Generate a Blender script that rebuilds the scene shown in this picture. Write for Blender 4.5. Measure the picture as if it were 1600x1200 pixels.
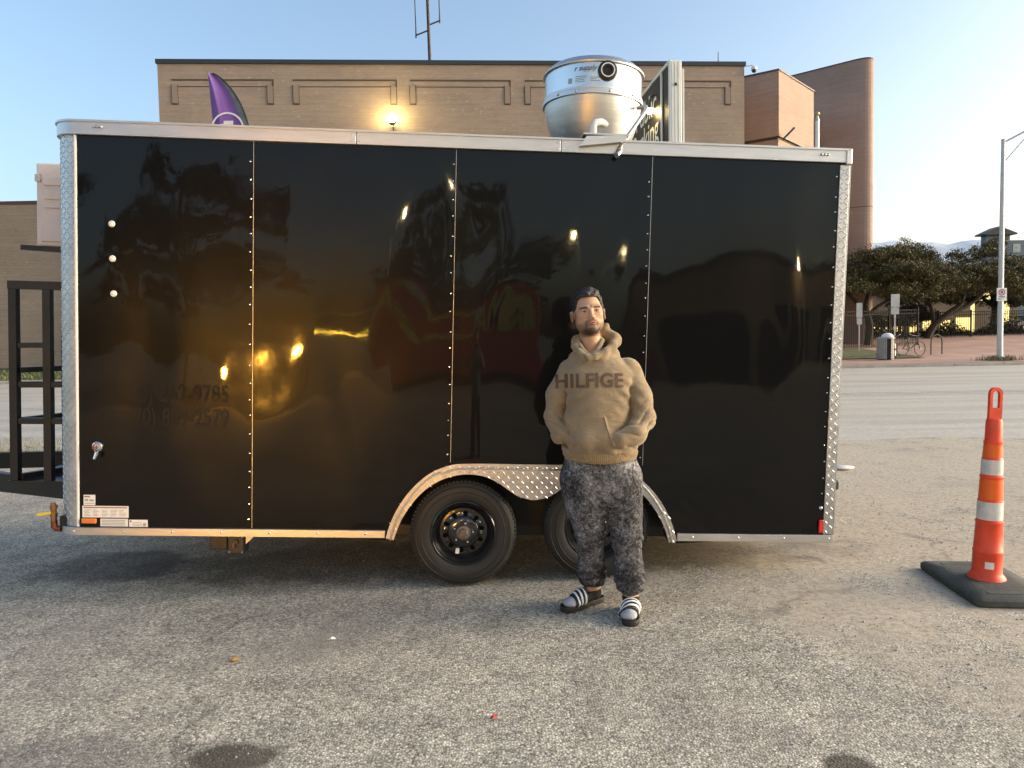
import bpy, bmesh, math, random
import numpy as np
from mathutils import Vector, Matrix
from mathutils.bvhtree import BVHTree

for _o in list(bpy.data.objects):
    bpy.data.objects.remove(_o)
S = bpy.context.scene
COL = S.collection
R = math.radians
random.seed(7)
RNG = np.random.default_rng(7)

# ------------------------------------------------------------------ camera
cam_d = bpy.data.cameras.new('camera')
cam_d.sensor_width = 36.0
cam_d.lens = 1150.0 / 1600.0 * 36.0
cam_d.clip_start = 0.05
cam_d.clip_end = 6000.0
cam = bpy.data.objects.new('camera', cam_d)
COL.objects.link(cam)
right = Vector((0.99982536, -0.00100266, -0.01866141))
down = Vector((-0.01868832, -0.05364218, -0.99838533))
fwd = Vector((0.0, 0.99855972, -0.05365155))
cam.matrix_world = Matrix(((right.x, -down.x, -fwd.x, 0.0),
                           (right.y, -down.y, -fwd.y, 0.0),
                           (right.z, -down.z, -fwd.z, 1.5),
                           (0, 0, 0, 1)))
S.camera = cam

# ------------------------------------------------------------------ sky, sun, exposure
SUN_AZ = R(89.0)      # clockwise from +Y: to the right of the camera, a little behind it
SUN_EL = R(6.5)
world = bpy.data.worlds.new('World')
S.world = world
world.use_nodes = True
wn = world.node_tree.nodes
wn.clear()
w_out = wn.new('ShaderNodeOutputWorld')
w_bg = wn.new('ShaderNodeBackground')
w_sky = wn.new('ShaderNodeTexSky')
w_sky.sky_type = 'NISHITA'
w_sky.sun_disc = False
w_sky.sun_elevation = SUN_EL
w_sky.sun_rotation = SUN_AZ
w_sky.altitude = 150.0
w_sky.air_density = 0.8
w_sky.dust_density = 5.0
w_sky.ozone_density = 1.2
w_bg.inputs['Strength'].default_value = 0.14
world.node_tree.links.new(w_sky.outputs['Color'], w_bg.inputs['Color'])
world.node_tree.links.new(w_bg.outputs['Background'], w_out.inputs['Surface'])

sun_d = bpy.data.lights.new('sun', 'SUN')
sun_d.energy = 1.5
sun_d.angle = R(55.0)
sun_d.color = (1.0, 0.95, 0.86)
sun = bpy.data.objects.new('sun', sun_d)
COL.objects.link(sun)
to_sun = Vector((math.sin(SUN_AZ) * math.cos(SUN_EL), math.cos(SUN_AZ) * math.cos(SUN_EL), math.sin(SUN_EL)))
sun.rotation_euler = to_sun.to_track_quat('Z', 'Y').to_euler()
sun.location = (20, -10, 20)

S.view_settings.view_transform = 'Standard'
S.view_settings.look = 'None'
S.view_settings.gamma = 1.0
S.view_settings.use_curve_mapping = False
S.view_settings.exposure = 2.1
S.cycles.max_bounces = 5
S.cycles.diffuse_bounces = 2
S.cycles.glossy_bounces = 3
S.cycles.caustics_reflective = False
S.cycles.caustics_refractive = False
S.cycles.use_adaptive_sampling = True
S.cycles.adaptive_threshold = 0.025
S.cycles.use_denoising = True

# ------------------------------------------------------------------ helpers
def tag(o, label=None, cat=None, group=None, kind=None):
    if label: o['label'] = label
    if cat: o['category'] = cat
    if group: o['group'] = group
    if kind: o['kind'] = kind
    return o

def thing(name, label, cat, loc=(0, 0, 0), rz=0.0, group=None):
    o = bpy.data.objects.new(name, None)
    o.empty_display_size = 0.2
    COL.objects.link(o)
    o.location = loc
    o.rotation_euler = (0, 0, rz)
    return tag(o, label, cat, group)

def copy_tree(o, parent=None):
    c = o.copy()
    COL.objects.link(c)
    if parent is not None:
        c.parent = parent
    for ch in list(o.children):
        copy_tree(ch, c)
    return c

class MB:
    """Collects shapes and links them as one mesh object."""
    def __init__(s):
        s.v = []; s.f = []; s.uv = []; s.has_uv = False
    def add(s, vs, fs, uvs=None):
        b = len(s.v)
        s.v += [tuple(map(float, p)) for p in vs]
        s.f += [tuple(i + b for i in f) for f in fs]
        if uvs is None:
            s.uv += [None] * len(fs)
        else:
            s.uv += uvs; s.has_uv = True
        return s
    def box(s, x0, x1, y0, y1, z0, z1, M=None):
        vs = [(x0, y0, z0), (x1, y0, z0), (x1, y1, z0), (x0, y1, z0), (x0, y0, z1), (x1, y0, z1), (x1, y1, z1), (x0, y1, z1)]
        if M is not None: vs = [M @ Vector(p) for p in vs]
        return s.add(vs, [(0, 3, 2, 1), (4, 5, 6, 7), (0, 1, 5, 4), (1, 2, 6, 5), (2, 3, 7, 6), (3, 0, 4, 7)])
    def bar(s, a, b, w, h=None, up=(0, 0, 1)):
        """A rectangular bar from a to b."""
        a = Vector(a); b = Vector(b); h = h or w
        d = (b - a); L = d.length; d.normalize()
        u = Vector(up)
        if abs(d.dot(u)) > 0.98: u = Vector((0, 1, 0))
        sx = d.cross(u).normalized(); uz = sx.cross(d)
        vs = []
        for p in (a, b):
            for i, j in ((-1, -1), (1, -1), (1, 1), (-1, 1)):
                vs.append(p + sx * (i * w / 2) + uz * (j * h / 2))
        return s.add(vs, [(0, 3, 2, 1), (4, 5, 6, 7), (0, 1, 5, 4), (1, 2, 6, 5), (2, 3, 7, 6), (3, 0, 4, 7)])
    def tube(s, pts, r, n=10, caps=True, closed=False):
        pts = [Vector(p) for p in pts]
        k = len(pts)
        rs = r if isinstance(r, (list, tuple)) else [r] * k
        ref = None; vs = []
        for i, p in enumerate(pts):
            if closed: d = pts[(i + 1) % k] - pts[i - 1]
            else: d = pts[min(i + 1, k - 1)] - pts[max(i - 1, 0)]
            d.normalize()
            if ref is None:
                ref = Vector((0, 0, 1)) if abs(d.z) < 0.9 else Vector((1, 0, 0))
            u = (ref - d * ref.dot(d)).normalized(); w = d.cross(u); ref = u
            for j in range(n):
                a = 2 * math.pi * j / n
                vs.append(p + (u * math.cos(a) + w * math.sin(a)) * rs[i])
        fs = []
        for i in range(k if closed else k - 1):
            for j in range(n):
                a = i * n + j; b = i * n + (j + 1) % n
                c = ((i + 1) % k) * n
                fs.append((a, b, c + (j + 1) % n, c + j))
        if caps and not closed:
            fs.append(tuple(range(n - 1, -1, -1)))
            fs.append(tuple((k - 1) * n + j for j in range(n)))
        return s.add(vs, fs)
    def lathe(s, prof, n=32, axis='Z', c=(0, 0, 0), arc=(0.0, 2 * math.pi)):
        """prof: (radius, height) pairs."""
        full = abs(arc[1] - arc[0] - 2 * math.pi) < 1e-6
        m = n if full else n + 1
        c = Vector(c); vs = []
        for r, h in prof:
            for j in range(m):
                a = arc[0] + (arc[1] - arc[0]) * j / n
                x, y = r * math.cos(a), r * math.sin(a)
                if axis == 'Z': p = Vector((x, y, h))
                elif axis == 'Y': p = Vector((x, h, y))
                else: p = Vector((h, x, y))
                vs.append(c + p)
        fs = []
        for i in range(len(prof) - 1):
            for j in range(n):
                a = i * m + j; b = i * m + (j + 1) % m
                fs.append((a, b, b + m, a + m))
        return s.add(vs, fs)
    def prism(s, pts, y0, y1, plane='XZ'):
        """Extrude an outline (2-D) along the third axis; faces capped."""
        n = len(pts)
        def P(p, t):
            if plane == 'XZ': return (p[0], t, p[1])
            if plane == 'XY': return (p[0], p[1], t)
            return (t, p[0], p[1])
        vs = [P(p, y0) for p in pts] + [P(p, y1) for p in pts]
        fs = [tuple(range(n)), tuple(range(2 * n - 1, n - 1, -1))]
        fs += [(i, i + n, (i + 1) % n + n, (i + 1) % n) for i in range(n)]
        return s.add(vs, fs)
    def walls(s, plan, z0, z1, cap=True, closed=True):
        """Vertical walls round a plan outline, with uv in metres."""
        n = len(plan); vs = []; fs = []; uvs = []
        per = 0.0
        for i in range(n if closed else n - 1):
            a = plan[i]; b = plan[(i + 1) % n]
            L = math.hypot(b[0] - a[0], b[1] - a[1])
            k = len(vs)
            vs += [(a[0], a[1], z0), (b[0], b[1], z0), (b[0], b[1], z1), (a[0], a[1], z1)]
            fs.append((k, k + 1, k + 2, k + 3))
            uvs.append([(per, z0), (per + L, z0), (per + L, z1), (per, z1)])
            per += L
        if cap:
            k = len(vs); vs += [(p[0], p[1], z1) for p in plan]
            fs.append(tuple(range(k, k + n))); uvs.append([(p[0], p[1]) for p in plan])
        return s.add(vs, fs, uvs)
    def sphere(s, c, r, seg=16, rings=10, sc=(1, 1, 1)):
        vs = []; fs = []
        for i in range(rings + 1):
            t = math.pi * i / rings
            for j in range(seg):
                a = 2 * math.pi * j / seg
                vs.append((c[0] + r * sc[0] * math.sin(t) * math.cos(a), c[1] + r * sc[1] * math.sin(t) * math.sin(a), c[2] + r * sc[2] * math.cos(t)))
        for i in range(rings):
            for j in range(seg):
                fs.append((i * seg + j, (i + 1) * seg + j, (i + 1) * seg + (j + 1) % seg, i * seg + (j + 1) % seg))
        return s.add(vs, fs)
    def build(s, name, mat, parent=None, smooth=False, bevel=0.0, label=None, kind=None, recalc=True):
        me = bpy.data.meshes.new(name)
        me.from_pydata(s.v, [], s.f)
        if s.has_uv:
            uvl = me.uv_layers.new(name='uv')
            k = 0
            flat = []
            for f, u in zip(s.f, s.uv):
                flat += (u if u is not None else [(s.v[i][0], s.v[i][2]) for i in f])
            for i, t in enumerate(flat): uvl.data[i].uv = t
        if recalc:
            bm = bmesh.new(); bm.from_mesh(me)
            bmesh.ops.recalc_face_normals(bm, faces=bm.faces)
            bm.to_mesh(me); bm.free()
        return link_mesh(name, me, mat, parent, smooth, bevel, label, kind)

def link_mesh(name, me, mat, parent=None, smooth=False, bevel=0.0, label=None, kind=None):
    o = bpy.data.objects.new(name, me)
    COL.objects.link(o)
    if mat is not None: me.materials.append(mat)
    if smooth:
        me.polygons.foreach_set('use_smooth', [True] * len(me.polygons))
        if smooth != 'all':
            me.set_sharp_from_angle(angle=R(38))
    if bevel:
        b = o.modifiers.new('bevel', 'BEVEL'); b.width = bevel; b.segments = 2; b.limit_method = 'ANGLE'
    if parent is not None: o.parent = parent
    if label: o['label'] = label
    if kind: o['kind'] = kind
    return o

def text_mesh(txt, size, offset=0.0, align='LEFT', shear=0.0, spacing=1.0, max_edge=None):
    """Flat filled lettering in the XZ plane as (verts, faces); baseline at z = 0."""
    cu = bpy.data.curves.new('lettering', 'FONT')
    cu.body = txt; cu.size = size; cu.offset = offset; cu.align_x = align; cu.shear = shear
    cu.space_character = spacing; cu.resolution_u = 4
    ob = bpy.data.objects.new('lettering', cu)
    COL.objects.link(ob)
    dg = bpy.context.evaluated_depsgraph_get()
    me = bpy.data.meshes.new_from_object(ob.evaluated_get(dg))
    bpy.data.objects.remove(ob); bpy.data.curves.remove(cu)
    bm = bmesh.new(); bm.from_mesh(me); bpy.data.meshes.remove(me)
    bmesh.ops.triangulate(bm, faces=bm.faces)
    if max_edge:
        for _ in range(5):
            ed = [e for e in bm.edges if e.calc_length() > max_edge]
            if not ed: break
            bmesh.ops.subdivide_edges(bm, edges=ed, cuts=1)
            bmesh.ops.triangulate(bm, faces=bm.faces)
    bm.verts.ensure_lookup_table()
    vs = [(v.co.x, 0.0, v.co.y) for v in bm.verts]
    fs = [tuple(v.index for v in f.verts) for f in bm.faces]
    bm.free()
    return vs, fs

# ------------------------------------------------------------------ materials
def newmat(name):
    m = bpy.data.materials.new(name)
    m.use_nodes = True
    nt = m.node_tree
    bs = nt.nodes['Principled BSDF']
    return m, nt, bs

def N(nt, typ, **kw):
    n = nt.nodes.new(typ)
    for k, v in kw.items():
        if k.startswith('_'): setattr(n, k[1:], v)
        else: n.inputs[k.replace('_', ' ')].default_value = v
    return n

def ramp(nt, stops, interp='LINEAR'):
    r = nt.nodes.new('ShaderNodeValToRGB')
    cr = r.color_ramp
    cr.interpolation = interp
    while len(cr.elements) < len(stops): cr.elements.new(0.5)
    for e, (p, c) in zip(cr.elements, stops):
        e.position = p
        e.color = c if len(c) == 4 else (*c, 1)
    return r

def math_node(nt, op, a, b=None, clamp=False):
    n = nt.nodes.new('ShaderNodeMath'); n.operation = op; n.use_clamp = clamp
    for i, x in enumerate((a, b)):
        if x is None: continue
        if isinstance(x, (int, float)): n.inputs[i].default_value = x
        else: nt.links.new(x, n.inputs[i])
    return n.outputs[0]

def mixc(nt, fac, a, b, blend='MIX'):
    n = nt.nodes.new('ShaderNodeMix'); n.data_type = 'RGBA'; n.blend_type = blend
    def put(sock, x):
        if isinstance(x, (int, float)): sock.default_value = x
        elif isinstance(x, (tuple, list)): sock.default_value = (*x[:3], 1)
        else: nt.links.new(x, sock)
    put(n.inputs[0], fac); put(n.inputs[6], a); put(n.inputs[7], b)
    return n.outputs[2]

def pmat(name, col, rough=0.6, metal=0.0, spec=0.5, var=0.0, vscale=6.0, bump=0.0, bscale=40.0, bdist=0.004,
         coat=0.0, emis=None, estr=0.0, rvar=0.0, trans=0.0, stretch=None):
    m, nt, bs = newmat(name)
    bs.inputs['Base Color'].default_value = (*col, 1)
    bs.inputs['Roughness'].default_value = rough
    bs.inputs['Metallic'].default_value = metal
    bs.inputs['Specular IOR Level'].default_value = spec
    if coat:
        bs.inputs['Coat Weight'].default_value = coat; bs.inputs['Coat Roughness'].default_value = 0.05
    if trans: bs.inputs['Transmission Weight'].default_value = trans
    if emis:
        bs.inputs['Emission Color'].default_value = (*emis, 1); bs.inputs['Emission Strength'].default_value = estr
    if var or bump or rvar:
        tc = nt.nodes.new('ShaderNodeTexCoord')
        vec = tc.outputs['Object']
        if stretch:
            mp = nt.nodes.new('ShaderNodeMapping'); mp.inputs['Scale'].default_value = stretch
            nt.links.new(vec, mp.inputs['Vector']); vec = mp.outputs['Vector']
        if var or rvar:
            nz = N(nt, 'ShaderNodeTexNoise', Scale=vscale, Detail=5.0, Roughness=0.6)
            nt.links.new(vec, nz.inputs['Vector'])
            if var:
                lo = tuple(c * (1 - var) for c in col); hi = tuple(min(1, c * (1 + var)) for c in col)
                r = ramp(nt, [(0.28, lo), (0.72, hi)])
                nt.links.new(nz.outputs['Fac'], r.inputs['Fac'])
                nt.links.new(r.outputs['Color'], bs.inputs['Base Color'])
            if rvar:
                q = math_node(nt, 'MULTIPLY_ADD', nz.outputs['Fac'], rvar)
                q.node.inputs[2].default_value = rough - rvar / 2
                nt.links.new(q, bs.inputs['Roughness'])
        if bump:
            nb = N(nt, 'ShaderNodeTexNoise', Scale=bscale, Detail=4.0)
            nt.links.new(vec, nb.inputs['Vector'])
            bp = N(nt, 'ShaderNodeBump', Strength=bump, Distance=bdist)
            nt.links.new(nb.outputs['Fac'], bp.inputs['Height'])
            nt.links.new(bp.outputs['Normal'], bs.inputs['Normal'])
    return m

def brick_mat(name, c1, c2, mortar, fleck=None):
    m, nt, bs = newmat(name)
    uv = nt.nodes.new('ShaderNodeUVMap')
    br = nt.nodes.new('ShaderNodeTexBrick')
    br.inputs['Scale'].default_value = 1.0
    br.inputs['Brick Width'].default_value = 0.21
    br.inputs['Row Height'].default_value = 0.075
    br.inputs['Mortar Size'].default_value = 0.006
    br.inputs['Mortar Smooth'].default_value = 0.2
    br.inputs['Bias'].default_value = 0.0
    br.inputs['Color1'].default_value = (*c1, 1); br.inputs['Color2'].default_value = (*c2, 1); br.inputs['Mortar'].default_value = (*mortar, 1)
    nt.links.new(uv.outputs['UV'], br.inputs['Vector'])
    nz = N(nt, 'ShaderNodeTexNoise', Scale=0.35, Detail=6.0, Roughness=0.65)
    nt.links.new(uv.outputs['UV'], nz.inputs['Vector'])
    r = ramp(nt, [(0.3, (0.82, 0.82, 0.82)), (0.7, (1.12, 1.1, 1.07))])
    nt.links.new(nz.outputs['Fac'], r.inputs['Fac'])
    c = mixc(nt, 1.0, br.outputs['Color'], r.outputs['Color'], 'MULTIPLY')
    mp = nt.nodes.new('ShaderNodeMapping'); mp.inputs['Scale'].default_value = (0.12, 3.0, 1)
    nt.links.new(uv.outputs['UV'], mp.inputs['Vector'])
    ns = N(nt, 'ShaderNodeTexNoise', Scale=3.0, Detail=4.0)
    nt.links.new(mp.outputs['Vector'], ns.inputs['Vector'])
    r2 = ramp(nt, [(0.3, (0.9, 0.9, 0.9)), (0.7, (1.06, 1.06, 1.06))])
    nt.links.new(ns.outputs['Fac'], r2.inputs['Fac'])
    c = mixc(nt, 1.0, c, r2.outputs['Color'], 'MULTIPLY')
    if fleck:
        vo = N(nt, 'ShaderNodeTexVoronoi', Scale=1.0); vo.feature = 'F1'
        mp2 = nt.nodes.new('ShaderNodeMapping'); mp2.inputs['Scale'].default_value = (4.5, 11.0, 1)
        nt.links.new(uv.outputs['UV'], mp2.inputs['Vector']); nt.links.new(mp2.outputs['Vector'], vo.inputs['Vector'])
        sep = nt.nodes.new('ShaderNodeSeparateColor'); nt.links.new(vo.outputs['Color'], sep.inputs['Color'])
        nf = N(nt, 'ShaderNodeTexNoise', Scale=0.6, Detail=3.0); nt.links.new(uv.outputs['UV'], nf.inputs['Vector'])
        thr = math_node(nt, 'ADD', sep.outputs['Red'], math_node(nt, 'MULTIPLY', nf.outputs['Fac'], 0.16))
        k = math_node(nt, 'GREATER_THAN', thr, 1.03)
        near = math_node(nt, 'LESS_THAN', vo.outputs['Distance'], 0.33)
        c = mixc(nt, math_node(nt, 'MULTIPLY', math_node(nt, 'MULTIPLY', k, near), 0.75), c, fleck)
    nt.links.new(c, bs.inputs['Base Color'])
    bs.inputs['Roughness'].default_value = 0.85
    bp = N(nt, 'ShaderNodeBump', Strength=0.5, Distance=0.008)
    nt.links.new(br.outputs['Fac'], bp.inputs['Height']); bp.invert = True
    nt.links.new(bp.outputs['Normal'], bs.inputs['Normal'])
    return m

def emit_mat(name, col, strength, base=None):
    m, nt, bs = newmat(name)
    bs.inputs['Base Color'].default_value = (*(base or col), 1)
    bs.inputs['Emission Color'].default_value = (*col, 1)
    bs.inputs['Emission Strength'].default_value = strength
    bs.inputs['Roughness'].default_value = 0.4
    return m

MT = {}
MT['black_steel'] = pmat('black_steel', (0.012, 0.012, 0.013), 0.35, var=0.3, bump=0.1, bscale=60, rvar=0.25)
MT['black_plastic'] = pmat('black_plastic', (0.015, 0.015, 0.016), 0.45, bump=0.1)
MT['alu'] = pmat('brushed_aluminium', (0.56, 0.56, 0.56), 0.42, 1.0, var=0.08, vscale=5, rvar=0.18, bump=0.15, bscale=25, bdist=0.003, stretch=(1, 1, 6))
MT['alu_plate'] = pmat('diamond_plate', (0.5, 0.5, 0.5), 0.42, 1.0, var=0.2, vscale=9, rvar=0.2)
MT['alu_lug'] = pmat('diamond_lug', (0.66, 0.66, 0.65), 0.36, 1.0)
MT['alu_bright'] = pmat('polished_aluminium', (0.64, 0.635, 0.62), 0.24, 1.0, rvar=0.1, bump=0.25, bscale=6, bdist=0.01)
MT['alu_spun'] = pmat('spun_aluminium', (0.55, 0.55, 0.53), 0.4, 1.0, var=0.1, vscale=3, bump=0.2, bscale=9, bdist=0.004, stretch=(1, 1, 14))
MT['chrome'] = pmat('chrome', (0.8, 0.8, 0.8), 0.12, 1.0)
MT['white_pvc'] = pmat('white_pvc', (0.75, 0.75, 0.72), 0.35, var=0.1)
MT['grey_metal'] = pmat('galvanised_steel', (0.5, 0.5, 0.5), 0.45, 0.9, var=0.15, vscale=20)
MT['grey_paint'] = pmat('grey_paint', (0.42, 0.42, 0.41), 0.55, var=0.15, vscale=3)
MT['white_paint'] = pmat('white_paint', (0.72, 0.72, 0.69), 0.5, var=0.08, vscale=4)
MT['sticker'] = pmat('white_sticker', (0.78, 0.77, 0.73), 0.4, var=0.06, vscale=30)
MT['print_grey'] = pmat('grey_print', (0.35, 0.35, 0.35), 0.6)
MT['print_red'] = pmat('red_print', (0.28, 0.05, 0.03), 0.5)
MT['print_black'] = pmat('black_print', (0.03, 0.03, 0.03), 0.5)
MT['amber'] = pmat('amber_lens', (0.75, 0.2, 0.02), 0.2, coat=1.0)
MT['red_lens'] = pmat('red_lens', (0.7, 0.02, 0.02), 0.2, coat=1.0)

# ------------------------------------------------------------------ ground
PROF = [(-400, 0.0), (-60, 0.0), (10, 0.0), (30, 0.26), (36, 0.6), (42, 0.93), (52, 1.5), (70, 2.0), (300, 4.0), (3000, 6.0)]
def zg(x, y):
    for (a, za), (b, zb) in zip(PROF, PROF[1:]):
        if a <= y <= b:
            z = za + (zb - za) * (y - a) / (b - a); break
    else: z = 6.0
    t = max(-3.0, min(0.5, x - 0.5))
    fade = max(0.0, min(1.0, (12 - y) / 4)) * max(0.0, min(1.0, (y + 8) / 6))
    return z + 0.02 * t * fade

def asphalt_material():
    m, nt, bs = newmat('asphalt')
    tc = nt.nodes.new('ShaderNodeTexCoord'); P = tc.outputs['Object']
    L = nt.links.new
    # chippings
    vo = N(nt, 'ShaderNodeTexVoronoi', Scale=88.0); L(P, vo.inputs['Vector'])
    sp = nt.nodes.new('ShaderNodeSeparateColor'); L(vo.outputs['Color'], sp.inputs['Color'])
    chips = ramp(nt, [(0.0, (0.08, 0.075, 0.067)), (0.2, (0.22, 0.205, 0.182)), (0.5, (0.39, 0.365, 0.325)), (0.85, (0.54, 0.51, 0.455)), (1.0, (0.78, 0.75, 0.69))])
    L(sp.outputs['Red'], chips.inputs['Fac'])
    edge = ramp(nt, [(0.25, (1.12, 1.12, 1.12)), (0.75, (0.55, 0.55, 0.55))])
    L(vo.outputs['Distance'], edge.inputs['Fac'])
    c = mixc(nt, 1.0, chips.outputs['Color'], edge.outputs['Color'], 'MULTIPLY')
    # finer grit
    v2 = N(nt, 'ShaderNodeTexVoronoi', Scale=190.0); L(P, v2.inputs['Vector'])
    s2 = nt.nodes.new('ShaderNodeSeparateColor'); L(v2.outputs['Color'], s2.inputs['Color'])
    g2 = ramp(nt, [(0.0, (0.14, 0.13, 0.115)), (0.6, (0.35, 0.325, 0.285)), (1.0, (0.58, 0.545, 0.49))]); L(s2.outputs['Green'], g2.inputs['Fac'])
    c = mixc(nt, 0.35, c, g2.outputs['Color'])
    # broad tone
    n1 = N(nt, 'ShaderNodeTexNoise', Scale=0.55, Detail=4.0, Roughness=0.62); L(P, n1.inputs['Vector'])
    t1 = ramp(nt, [(0.3, (1.0, 0.96, 0.89)), (0.55, (1.32, 1.25, 1.13)), (0.75, (1.56, 1.46, 1.28))]); L(n1.outputs['Fac'], t1.inputs['Fac'])
    c = mixc(nt, 1.0, c, t1.outputs['Color'], 'MULTIPLY')
    n5 = N(nt, 'ShaderNodeTexNoise', Scale=5.0, Detail=5.0, Roughness=0.6); L(P, n5.inputs['Vector'])
    t5 = ramp(nt, [(0.33, (0.8, 0.8, 0.8)), (0.66, (1.15, 1.15, 1.13))]); L(n5.outputs['Fac'], t5.inputs['Fac'])
    c = mixc(nt, 1.0, c, t5.outputs['Color'], 'MULTIPLY')
    # tan dust over the worn side of the lot
    sx = nt.nodes.new('ShaderNodeSeparateXYZ'); L(P, sx.inputs['Vector'])
    n2 = N(nt, 'ShaderNodeTexNoise', Scale=0.8, Detail=5.0, Roughness=0.66, Distortion=0.4); L(P, n2.inputs['Vector'])
    # edge of the old chip seal runs obliquely: x - 0.45*y
    side = math_node(nt, 'ADD', math_node(nt, 'MULTIPLY', sx.outputs['X'], 0.62), math_node(nt, 'MULTIPLY', sx.outputs['Y'], 0.36))
    dm = math_node(nt, 'ADD', side, math_node(nt, 'MULTIPLY', n2.outputs['Fac'], 2.6))
    rd = ramp(nt, [(0.0, (0, 0, 0)), (1.0, (1, 1, 1))])
    mr = nt.nodes.new('ShaderNodeMapRange'); L(dm, mr.inputs['Value'])
    mr.inputs['From Min'].default_value = 3.5; mr.inputs['From Max'].default_value = 3.95
    n3 = N(nt, 'ShaderNodeTexNoise', Scale=26.0, Detail=4.0, Roughness=0.7); L(P, n3.inputs['Vector'])
    dirt = ramp(nt, [(0.25, (0.26, 0.21, 0.155)), (0.5, (0.46, 0.385, 0.29)), (0.75, (0.6, 0.52, 0.4))]); L(n3.outputs['Fac'], dirt.inputs['Fac'])
    nn = N(nt, 'ShaderNodeTexNoise', Scale=1.9, Detail=6.0, Roughness=0.72); L(P, nn.inputs['Vector'])
    keep = ramp(nt, [(0.41, (0.12, 0.12, 0.12)), (0.49, (0.93, 0.93, 0.93))]); L(nn.outputs['Fac'], keep.inputs['Fac'])
    dfac = math_node(nt, 'MULTIPLY', mr.outputs['Result'], keep.outputs['Color'])
    c = mixc(nt, dfac, c, dirt.outputs['Color'])
    # thin dusty patches elsewhere
    n6 = N(nt, 'ShaderNodeTexNoise', Scale=1.15, Detail=4.0, Roughness=0.6); 
    mpo = nt.nodes.new('ShaderNodeMapping'); mpo.inputs['Location'].default_value = (7.3, 1.9, 0); L(P, mpo.inputs['Vector']); L(mpo.outputs['Vector'], n6.inputs['Vector'])
    k6 = ramp(nt, [(0.56, (0, 0, 0)), (0.7, (0.5, 0.5, 0.5))]); L(n6.outputs['Fac'], k6.inputs['Fac'])
    c = mixc(nt, k6.outputs['Color'], c, (0.34, 0.29, 0.235))
    # cracks
    vc = N(nt, 'ShaderNodeTexVoronoi', Scale=0.55); vc.feature = 'DISTANCE_TO_EDGE'
    nd = N(nt, 'ShaderNodeTexNoise', Scale=2.2, Detail=5.0); L(P, nd.inputs['Vector'])
    vm = nt.nodes.new('ShaderNodeVectorMath'); vm.operation = 'MULTIPLY_ADD'
    L(nd.outputs['Color'], vm.inputs[0]); vm.inputs[1].default_value = (0.8, 0.8, 0); L(P, vm.inputs[2])
    L(vm.outputs['Vector'], vc.inputs['Vector'])
    kc = ramp(nt, [(0.0, (1, 1, 1)), (0.012, (0, 0, 0))]); L(vc.outputs['Distance'], kc.inputs['Fac'])
    ncm = N(nt, 'ShaderNodeTexNoise', Scale=0.9, Detail=2.0); L(P, ncm.inputs['Vector'])
    km = ramp(nt, [(0.5, (0, 0, 0)), (0.62, (0.5, 0.5, 0.5))]); L(ncm.outputs['Fac'], km.inputs['Fac'])
    c = mixc(nt, math_node(nt, 'MULTIPLY', kc.outputs['Color'], km.outputs['Color']), c, (0.035, 0.033, 0.03))
    # oil stains with their own outline; last two paint shade under the trailer
    wet = None
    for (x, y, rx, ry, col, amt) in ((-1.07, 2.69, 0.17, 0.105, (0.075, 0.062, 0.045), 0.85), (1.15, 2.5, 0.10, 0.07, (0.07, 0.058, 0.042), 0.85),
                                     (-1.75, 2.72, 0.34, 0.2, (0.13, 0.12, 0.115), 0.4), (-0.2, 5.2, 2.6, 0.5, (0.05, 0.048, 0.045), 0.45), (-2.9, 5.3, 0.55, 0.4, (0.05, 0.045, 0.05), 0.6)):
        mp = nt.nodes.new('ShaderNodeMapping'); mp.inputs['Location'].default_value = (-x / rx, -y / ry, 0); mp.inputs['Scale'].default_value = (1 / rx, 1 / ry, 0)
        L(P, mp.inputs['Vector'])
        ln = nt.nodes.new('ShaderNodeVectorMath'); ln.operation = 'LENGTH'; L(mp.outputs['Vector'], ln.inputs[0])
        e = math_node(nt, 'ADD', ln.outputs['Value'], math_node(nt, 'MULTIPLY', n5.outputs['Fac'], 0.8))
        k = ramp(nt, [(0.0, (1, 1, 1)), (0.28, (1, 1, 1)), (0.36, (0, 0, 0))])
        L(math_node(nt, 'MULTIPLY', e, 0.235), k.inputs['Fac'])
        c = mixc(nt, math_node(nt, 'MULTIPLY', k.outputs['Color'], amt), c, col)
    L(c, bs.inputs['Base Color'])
    bs.inputs['Roughness'].default_value = 0.82
    bs.inputs['Specular IOR Level'].default_value = 0.3
    h = math_node(nt, 'ADD', math_node(nt, 'MULTIPLY', math_node(nt, 'SUBTRACT', 1.0, vo.outputs['Distance']), 1.0), math_node(nt, 'MULTIPLY', sp.outputs['Blue'], 0.7))
    inv = math_node(nt, 'MULTIPLY', h, math_node(nt, 'SUBTRACT', 1.0, math_node(nt, 'MULTIPLY', dfac, 0.75)))
    bp = N(nt, 'ShaderNodeBump', Strength=0.55, Distance=0.005); L(inv, bp.inputs['Height'])
    L(bp.outputs['Normal'], bs.inputs['Normal'])
    return m
MT['asphalt'] = asphalt_material()

def sheet(name, xs, ys, zf, mat, kind='structure', noise=0.0):
    vs = []; fs = []
    nx = len(xs)
    for y in ys:
        for x in xs:
            z = zf(x, y)
            if noise and -7 < x < 8 and -3 < y < 12:
                z += noise * (math.sin(x * 1.7 + y * 0.6) * math.sin(y * 1.3 - x * 0.4) - 0.35)
            vs.append((x, y, z))
    for j in range(len(ys) - 1):
        for i in range(nx - 1):
            a = j * nx + i
            fs.append((a, a + 1, a + 1 + nx, a + nx))
    o = MB().add(vs, fs).build(name, mat, smooth='all', recalc=False)
    tag(o, kind=kind)
    return o

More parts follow.
